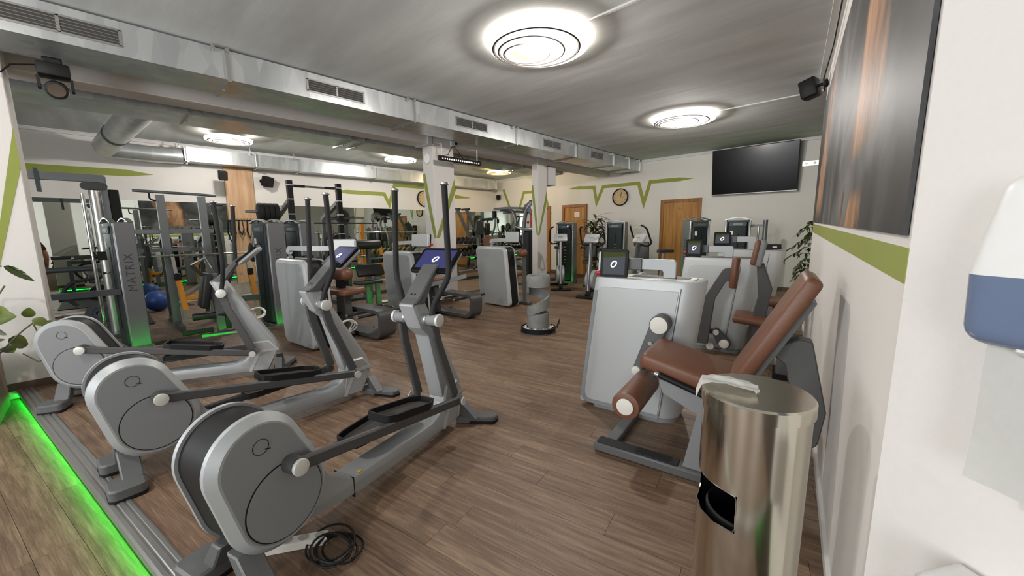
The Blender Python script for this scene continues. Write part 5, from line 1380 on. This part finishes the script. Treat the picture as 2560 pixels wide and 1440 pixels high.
# preacher curl bench
cb_ = wp('curl_bench', 'grey green curl bench with a black sloping arm pad', 'curl bench', (-7.3, 3.62))
R = Matrix.Rotation(-.5, 3, 'Y')
obj('arm_pad', pad(B(), (0, .02, .72), (.08, .56, .25), .03, R), LEATHB, cb_)
obj('pad_back', B().box((-.06, .02, .70), (.03, .50, .2), rot=R), STEELG, cb_)
obj('seat', pad(B(), (.12, -.10, .50), (.30, .50, .06), .025), LEATHB, cb_)
for y in (.0, .18): obj('leg_tube', B().bar([(-.05, y, 0), (-.05, y, .64)], .08, .08, up=Y), STEELG, cb_)
obj('seat_leg', B().bar([(.12, -.12, 0), (.12, -.12, .47)], .07, .07, up=Y), STEELG, cb_)
obj('floor_tube', B().tube([(-.1, .28, .03), (.05, .70, .03)], .035, 12), CAPM, cb_)
# leg curl seat of the second tower
lc = wp('leg_curl', 'leg curl seat with black backrest, grey green post and black rollers', 'leg curl', (-6.75, 1.02))
obj('main_post', B().bar([(0, .06, .02), (0, .03, .92)], .11, .09, up=Y), STEELG, lc)
obj('backrest', pad(B(), (.02, -.08, .70), (.30, .10, .48), .03, Matrix.Rotation(-.18, 3, 'X')), LEATHB, lc)
obj('back_plate', B().box((.0, -.02, .72), (.22, .03, .30)), STEELD, lc)
obj('thigh_roller', B().cyl((-.02, -.25, .34), (.02, .17, .34), .05, 18, bev=.01), LEATHB, lc)
obj('foot_roller', B().cyl((.02, -.38, .14), (.02, -.04, .14), .035, 16, bev=.008), RUBBER, lc)
obj('base_tube', B().bar([(.05, -.18, .06), (.16, .30, .04)], .07, .08), STEELG, lc)
obj('lever_arm', B().bar([(-.1, -.18, 1.05), (-.06, .0, .80)], .05, .035, up=X), RUBBER, lc)
obj('lever_top', B().tube([(-.1, -.18, 1.05), (-.08, -.02, 1.14), (-.06, .04, .98)], .02, 8), CHROME, lc)
# lever press
lv = wp('lever_press', 'plate loaded lever press with two long grey arms near the mirror corner', 'lever press', (-9.0, 7.7))
for y0, y1 in ((-.44, .0), (-.1, .35)):
    a = obj('lever_arm', B().bar([(0, y0, 2.09), (0, y0 + .05, 2.02), (0, y1, 1.26)], .07, .075, up=X), STEELG, lv)
    obj('arm_grip', B().cyl((-.2, y0, 2.09), (.12, y0 + .02, 2.09), .03, 12), RUBBER, a)
obj('weight_disc', B().prism(hull([(.34, 1.50, .17), (.34, 1.64, .15)]), (0.05, 0, 0), Y, Z, 0, .06, bev1=.012), STEELD, lv)
obj('disc_arm', B().bar([(0, .05, 1.24), (.02, .34, 1.30), (.02, .62, 1.56)], .05, .06, up=X), STEELG, lv)
obj('main_post', B().bar([(0, .40, 0), (0, .36, 1.5)], .1, .09, up=Y), STEELG, lv)
obj('black_pad', pad(B(), (.1, .66, 1.52), (.10, .16, .34), .03), LEATHB, lv)
obj('diagonal_tube', B().bar([(.1, .05, .30), (.1, .85, 1.05)], .06, .06, up=X), STEELD, lv)
obj('base_frame', B().bar([(0, -.45, .04), (0, .8, .04)], .09, .08), STEELD, lv)
# multi press with the big curved arms
mp_ = wp('multi_press', 'multi press machine with curved grey arms and a black weight stack', 'multi press', (-6.85, 7.95), rz=0)
obj('stack_shroud', B().box((.20, 0, .74), (.50, .34, 1.4), bev=.02), BLACK, mp_)
for x, m_ in ((.05, SHROUD), (.36, SHROUD)): obj('shroud_panel', B().box((x, -.175, .74), (.2, .01, 1.3)), m_, mp_)
obj('ring_collar', B().box((.20, 0, 1.48), (.52, .36, .09), bev=.03, seg=2), STEELG, mp_)
cow = B().prism(rpoly([(-.16, 1.96), (-.05, 2.15), (.12, 2.24), (.30, 2.18), (.36, 2.02), (.34, 1.86), (.16, 1.86), (.0, 1.95)], .05), (0, 0, 0), X, Z, -.13, .13, bev0=.03, bev1=.03)
obj('top_cowl', cow, DARKG, mp_)
obj('cowl_badge', B().prism(circ(.24, 2.04, .05, 18), (0, -.135, 0), X, Z, 0, .004), CAPM, mp_)
obj('curved_post', B().tube(arcpath([(-.10, -.1, 1.10), (-.10, -.1, 1.55), (-.02, -.1, 1.95), (.2, -.08, 2.18)], .35, 7), .055, 14, up=Y), STEELG, mp_)
obj('front_post', B().tube(arcpath([(-.48, -.1, 1.35), (-.36, -.1, 1.7), (-.48, -.1, 2.0), (-.95, -.1, 2.04)], .25, 7), .045, 14, up=Y), STEELG, mp_)
obj('link_tube', B().cyl((-.38, -.1, 1.55), (-.08, -.1, 1.48), .04, 14), STEELG, mp_)
obj('rear_rod', B().cyl((.42, .0, 1.45), (.42, .0, 2.0), .04, 14), STEELG, mp_)
for z, y in ((2.02, -.25), (1.93, .12)): obj('press_arm', B().bar([(-1.05, y, z + .03), (-.5, y, z + .04), (.05, y * .4, z)], .07, .06), STEELD, mp_)
obj('arm_hub', B().cyl((-1.05, -.25, 1.80), (-1.05, -.25, 2.0), .06, 16), BLACK, mp_)
obj('hanging_handle', B().tube(arcpath([(-1.02, -.25, 1.84), (-1.04, -.25, 1.55), (-1.20, -.25, 1.28), (-1.22, -.25, .9)], .2, 5), .028, 12, up=Y), STEELG, mp_)
obj('backrest', pad(B(), (-.48, .0, 1.30), (.09, .30, .44), .03, Matrix.Rotation(.15, 3, 'Y')), LEATHB, mp_)
obj('seat', pad(B(), (-.72, .0, .62), (.40, .34, .08), .03), LEATHB, mp_)
obj('seat_frame', B().bar([(-.95, 0, .05), (-.72, 0, .56), (-.4, 0, .60), (-.05, 0, .4)], .08, .07, up=Y), STEELG, mp_)
obj('stack_knob', B().ball((.14, -.2, 1.66), .035), REDP, mp_)
obj('stack_rod', B().cyl((.16, -.1, 1.45), (.16, -.1, 1.9), .014, 10), REDP, mp_)
# dumbbell racks
dr = wp('dumbbell_rack', 'two tier dumbbell rack along the mirror wall near the corner', 'dumbbell rack', (-10.35, 9.0))
for z, x in ((1.02, .0), (.62, .16)):
    obj('rack_shelf', B().box((x, 0, z), (.30, 1.9, .035), bev=.006, rot=Matrix.Rotation(.25, 3, 'Y')), STEELG, dr)
for y in (-.93, .93): obj('rack_leg', B().bar([(.3, y, 0), (-.15, y, 1.25)], .07, .07, up=Y), STEELD, dr)
for row, (z, x) in enumerate(((1.02, .0), (.62, .16))):
    for k in range(9):
        y = 9.0 - .82 + k * .205
        q = B(); r = .062 + .003 * k
        for s in (-1, 1): q.cyl((s * .06, 0, 0), (s * .145, 0, -s * .036 * 0), r, 14, bev=.012)
        q.cyl((-.07, 0, 0), (.07, 0, 0), .016, 10)
        o = obj('dumbbell', q, RUBBER, loc=(-10.35 + x, y, ZL + z + .02 + r)); o.rotation_euler = (0, .25, 0)
        tag(o, 'black rubber dumbbell on the %s tier of the rack, %s from the corner side' % ('upper' if row == 0 else 'lower', ('ninth', 'eighth', 'seventh', 'sixth', 'fifth', 'fourth', 'third', 'second', 'first')[k]), 'dumbbell', 'dumbbells on the rack')
dk = wp('hex_dumbbell_shelf', 'low rack of olive rimmed plates below the mirror', 'plate rack', (-9.9, 5.6))
obj('rack_rail', B().box((0, 0, .75), (.25, 1.5, .05), bev=.01), STEELD, dk)
for y in (-.7, .7): obj('rack_leg', B().bar([(0, y, 0), (0, y, .75)], .07, .07, up=Y), STEELD, dk)
OLIVE = mat('olive_rim', '#5b5a3a', .6, var=.2)
for k in range(8):
    o = obj('small_plate', B().lathe([(.03, -.02), (.12, -.025), (.13, 0), (.12, .025), (.03, .02)], n=20).xf(Matrix.Rotation(PI / 2, 4, 'Y')), OLIVE, loc=(-9.85, 5.05 + k * .15, ZL + .91))
    o.rotation_euler = (0, .3, .5)
    tag(o, 'olive rimmed plate on the low rack, place %s from the entrance' % ('one', 'two', 'three', 'four', 'five', 'six', 'seven', 'eight')[k], 'weight plate', 'olive plates on the low rack')
tag(obj('exercise_ball', B().ball((0, 0, .20), .20, n=28), BLUEB, loc=(-10.1, .66, ZL)), 'blue exercise ball on the floor by the mirror', 'exercise ball')
tag(obj('floor_mat', B().prism(rrect(-.75, -.6, .75, .6, .03), (0, 0, 0), X, Y, 0, .015), RUBBER, loc=(-9.4, -.1, ZL)), 'black rubber mat on the floor beside the cable tower', 'mat')
for k, (x, y, l) in enumerate(((-9.2, -.12, 'chrome hub weight plate leaning beside the cable tower'), (-8.9, .12, 'spoked grey weight plate on the mat beside the cable tower'))):
    q = B().lathe([(.03, -.015), (.08, -.012), (.085, -.02), (.19, -.02), (.2, 0), (.19, .02), (.085, .02), (.08, .012), (.03, .015)], n=28)
    o = obj('weight_plate', q, STEELD, loc=(x, y, ZL + .21)); o.rotation_euler = (PI / 2 - .35, 0, .9 + k); tag(o, l, 'weight plate')

# ================================================================== PLANTS
def leaf_mesh(b, base, d, up, L, W, bend=.3, fold=.15, n=5):
    base, d, up = Vector(base), Vector(d).normalized(), Vector(up); sd = d.cross(up).normalized(); up = sd.cross(d).normalized()
    L_, M_, R_ = [], [], []
    for i in range(n + 1):
        k = i / n; w_ = W * math.sin(PI * min(.98, k * .92 + .06)) ** .8; c = base + d * (L * k) - up * (bend * L * k * k)
        M_.append(b.bm.verts.new(c)); L_.append(b.bm.verts.new(c - sd * w_ + up * fold * w_)); R_.append(b.bm.verts.new(c + sd * w_ + up * fold * w_))
    for i in range(n):
        b.bm.faces.new((L_[i], M_[i], M_[i + 1], L_[i + 1])); b.bm.faces.new((M_[i], R_[i], R_[i + 1], M_[i + 1]))
    return b
# dracaena beside the second door
dc = thing('potted_palm', 'potted dracaena palm with drooping narrow leaves under the clock', 'plant', (-6.0, 9.9, ZL))
obj('pot', B().lathe([(0, 0), (.16, 0), (.20, .34), (.205, .36), (.19, .36), (.18, .31), (0, .31)], n=28), TERRA, dc)
obj('soil', B().lathe([(0, .315), (.182, .312)], n=20), SOIL, dc)
for k, (x, y, h) in enumerate(((.02, .0, 1.66), (-.10, .05, 1.40), (.10, -.03, 1.18), (-.02, -.05, .98))):
    obj('stem', B().tube([(x * .4, y * .4, .3), (x * .8, y, h * .6), (x, y, h)], .022, 8), BARK, dc)
    rg = random.Random(k + 3)
    for i in range(26):
        a = 2 * PI * i / 26 * 2.4; e = rg.uniform(.0, 1.2)
        lf = leaf_mesh(B(), (x, y, h + .15 - .02 * i), (math.cos(a) * math.cos(e), math.sin(a) * math.cos(e), math.sin(e)), Z, rg.uniform(.34, .52), .036, rg.uniform(.5, 1.0), .2, 6)
        obj('leaf', lf, LEAF, dc)
# hanging plant at the end of the right wall
hp_ = thing('hanging_ficus', 'leafy weeping plant peeping out behind the end of the mural wall', 'plant', (-.78, 8.6, ZL))
obj('pot', B().lathe([(0, 0), (.15, 0), (.19, .32), (.17, .32), (.16, .28), (0, .28)], n=24), TERRA, hp_)
rg = random.Random(21)
obj('stem', B().tube([(0, 0, .28), (.02, .02, .8), (-.03, 0, 1.3), (.0, .02, 1.62)], .018, 8), BARK, hp_)
for k in range(12):
    z0 = .52 + k * .092; a = rg.uniform(PI * .75, PI * 1.45); l = rg.uniform(.22, .42) * (1.1 - abs(k - 5) * .06); dx, dy = math.cos(a), math.sin(a)
    tip = Vector((dx * l, dy * l, z0 - .12)); mid = Vector((dx * l * .6, dy * l * .6, z0 + .03))
    br = obj('branch', B().tube([(0, 0, z0), mid, tip], .006, 5), BARK, hp_)
    for i in range(13):
        q = i / 12; p = Vector((0, 0, z0)).lerp(mid, min(1, q * 2)) if q < .5 else mid.lerp(tip, q * 2 - 1)
        aa = rg.uniform(0, 2 * PI)
        obj('leaf', leaf_mesh(B(), p, (math.cos(aa) + dx * .6, math.sin(aa) + dy * .6, -.7), Z, rg.uniform(.07, .11), .024, .3, .2, 4), LEAF, br)
# plant by the striped column
pl0 = thing('leafy_plant', 'green climbing plant with one large split leaf at the striped column', 'plant', (-5.15, -.86, ZL))
obj('planter', B().prism(rrect(-.40, -.34, .26, .16, .03), (0, 0, 0), X, Y, 0, .46, bev1=.012), TERRA, pl0)
obj('soil', B().prism(rrect(-.37, -.31, .23, .13, .03), (0, 0, .461), X, Y, 0, .004), SOIL, pl0)
rg = random.Random(31)
st = [[(0, .05, .4), (-.02, .12, .7), (.02, .2, .9), (.0, .30, 1.08)], [(.05, .1, .4), (.10, .22, .55), (.12, .34, .70), (.16, .44, .79)], [(-.05, .0, .4), (.0, .1, .6), (.05, .18, .75), (.02, .2, .85)]]
for s_ in st: obj('stem', B().tube(arcpath(s_, .1, 4), .006, 6), STEM, pl0)
obj('stem', B().tube([(.16, .42, .76), (.14, .45, .60), (.10, .48, .48), (.06, .40, .42), (.0, .32, .50)], .005, 6), STEM, pl0)
def round_leaf(p, d, r, m, up=(.85, .1, .45)):
    return obj('leaf', leaf_mesh(B(), p, d, up, r * 2, r * .85, .35, .12, 6), m, pl0)
for k in range(34):
    a = rg.uniform(0, 2 * PI); p = Vector((rg.uniform(-.06, .26), rg.uniform(-.02, .28), rg.uniform(.56, .92)))
    round_leaf(p, (math.cos(a), math.sin(a), rg.uniform(-.6, .3)), rg.uniform(.05, .085), LEAFL if rg.random() < .6 else LEAF)
for p, d in (((.16, .42, .80), (.3, .8, -.4)), ((.16, .46, .74), (.1, .9, .1)), ((.14, .40, .82), (.5, .1, .5))): round_leaf(Vector(p), d, .045, LEAFL)
# the split leaf
o_ = [(0, 0), (.05, .10), (.02, .055), (.10, .13), (.17, .14), (.12, .075), (.20, .135), (.27, .11), (.22, .055), (.30, .08), (.40, 0), (.30, -.08), (.2, -.11), (.1, -.10), (.03, -.06)]
ml = obj('split_leaf', B().prism([(a * .5, b_ * .46) for a, b_ in o_], (-.05, .31, 1.235), (-.05, .72, -.69), (.75, .25, .5), 0, .003), LEAF, pl0)
obj('leaf_stalk', B().tube([(-.0, -.1, .45), (-.05, .0, .9), (-.05, .15, 1.25), (-.05, .30, 1.235)], .006, 6), STEM, pl0)

# ================================================================== PERSON half hidden by the striped column
def person(label, loc, rz):
    t = thing('person', label, 'person', loc, rz=rz)
    J = {'pel': (0, 0, .88, .125), 'wai': (0, .0, 1.02, .115), 'che': (0, .0, 1.22, .13), 'nk0': (0, .0, 1.38, .06), 'nk': (0, .01, 1.44, .052)}
    E = [('pel', 'wai'), ('wai', 'che'), ('che', 'nk0'), ('nk0', 'nk')]
    for s, n in ((1, 'r'), (-1, 'l')):
        J.update({'sh' + n: (.16 * s, 0, 1.34, .055), 'el' + n: (.22 * s, .03, 1.08, .042), 'wr' + n: (.23 * s, -.07, .86, .028), 'pa' + n: (.23 * s, -.09, .80, .032),
                  'hi' + n: (.09 * s, 0, .82, .085), 'kn' + n: (.10 * s, -.02, .46, .056), 'an' + n: (.10 * s, .02, .09, .037), 'to' + n: (.11 * s, -.14, .04, .035)})
        E += [('che', 'sh' + n), ('sh' + n, 'el' + n), ('el' + n, 'wr' + n), ('wr' + n, 'pa' + n), ('pel', 'hi' + n), ('hi' + n, 'kn' + n), ('kn' + n, 'an' + n), ('an' + n, 'to' + n)]
    def skin(name, J, E, m, root, par, lv=1):
        ks = list(J); me = bpy.data.meshes.new(name)
        me.from_pydata([J[k][:3] for k in ks], [(ks.index(a), ks.index(b)) for a, b in E], [])
        o = bpy.data.objects.new(name, me); COL.objects.link(o); o.parent = par
        md = o.modifiers.new('skin', 'SKIN'); sv = me.skin_vertices[0].data
        for i, k in enumerate(ks): sv[i].radius = (J[k][3], J[k][3]); sv[i].use_root = (k == root)
        ss = o.modifiers.new('subd', 'SUBSURF'); ss.levels = lv; ss.render_levels = lv
        me.materials.append(m); return o
    skin('body', J, E, SKIN, 'pel', t, 2)
    skin('top', {'a': (0, 0, .96, .135), 'b': (0, 0, 1.1, .13), 'c': (0, 0, 1.26, .145), 'd': (.15, 0, 1.33, .07), 'e': (-.15, 0, 1.33, .07), 'f': (.21, .02, 1.16, .056), 'g': (-.21, .02, 1.16, .056)}, [('a', 'b'), ('b', 'c'), ('c', 'd'), ('c', 'e'), ('d', 'f'), ('e', 'g')], SHIRT, 'a', t)
    skin('shorts', {'a': (0, 0, .95, .13), 'b': (.09, 0, .82, .10), 'c': (-.09, 0, .82, .10), 'd': (.105, -.01, .56, .078), 'e': (-.105, -.01, .56, .078)}, [('a', 'b'), ('a', 'c'), ('b', 'd'), ('c', 'e')], SHORT, 'a', t)
    for s in (1, -1):
        for k in range(4):
            x = .23 * s + (k - 1.5) * .006; y = -.115 + k * .018; L_ = (.07, .08, .075, .06)[k]
            obj('finger', B().tube([(x, y, .79), (x, y - .004, .79 - L_ * .55), (x - .012 * s, y, .79 - L_)], .0085, 7, up=X), SKIN, t)
        obj('thumb', B().tube([(.225 * s, -.11, .81), (.215 * s, -.14, .785), (.212 * s, -.145, .755)], .009, 7, up=X), SKIN, t)
        obj('shoe', B().prism(rpoly([(-.05, .08), (.05, .08), (.05, -.16), (.0, -.20), (-.05, -.16)], .03), (.105 * s, 0, 0), X, Y, 0, .085, bev1=.03, seg=2), WHITEP, t)
    hd = obj('head', B().ball((0, -.0, 1.55), .1, (.80, .95, 1.18), 24).cyl((0, -.085, 1.55), (0, -.112, 1.525), .012, 10, r2=.018), SKIN, t)
    for s in (1, -1):
        obj('eye', B().ball((.033 * s, -.086, 1.565), .012, n=10), BLACK, hd); obj('ear', B().ball((.082 * s, .0, 1.55), .022, (.4, .8, 1.2), 10), SKIN, hd)
    obj('mouth', B().box((0, -.091, 1.492), (.04, .008, .008), bev=.003), mat('lips', '#8d4a45', .5), hd)
    obj('hair', B().ball((0, .018, 1.585), .105, (.86, .98, 1.08), 20), HAIR, t)
person('person in a dark red top and black shorts, half hidden behind the striped column', (-10.15, -.93, ZL), 1.2)
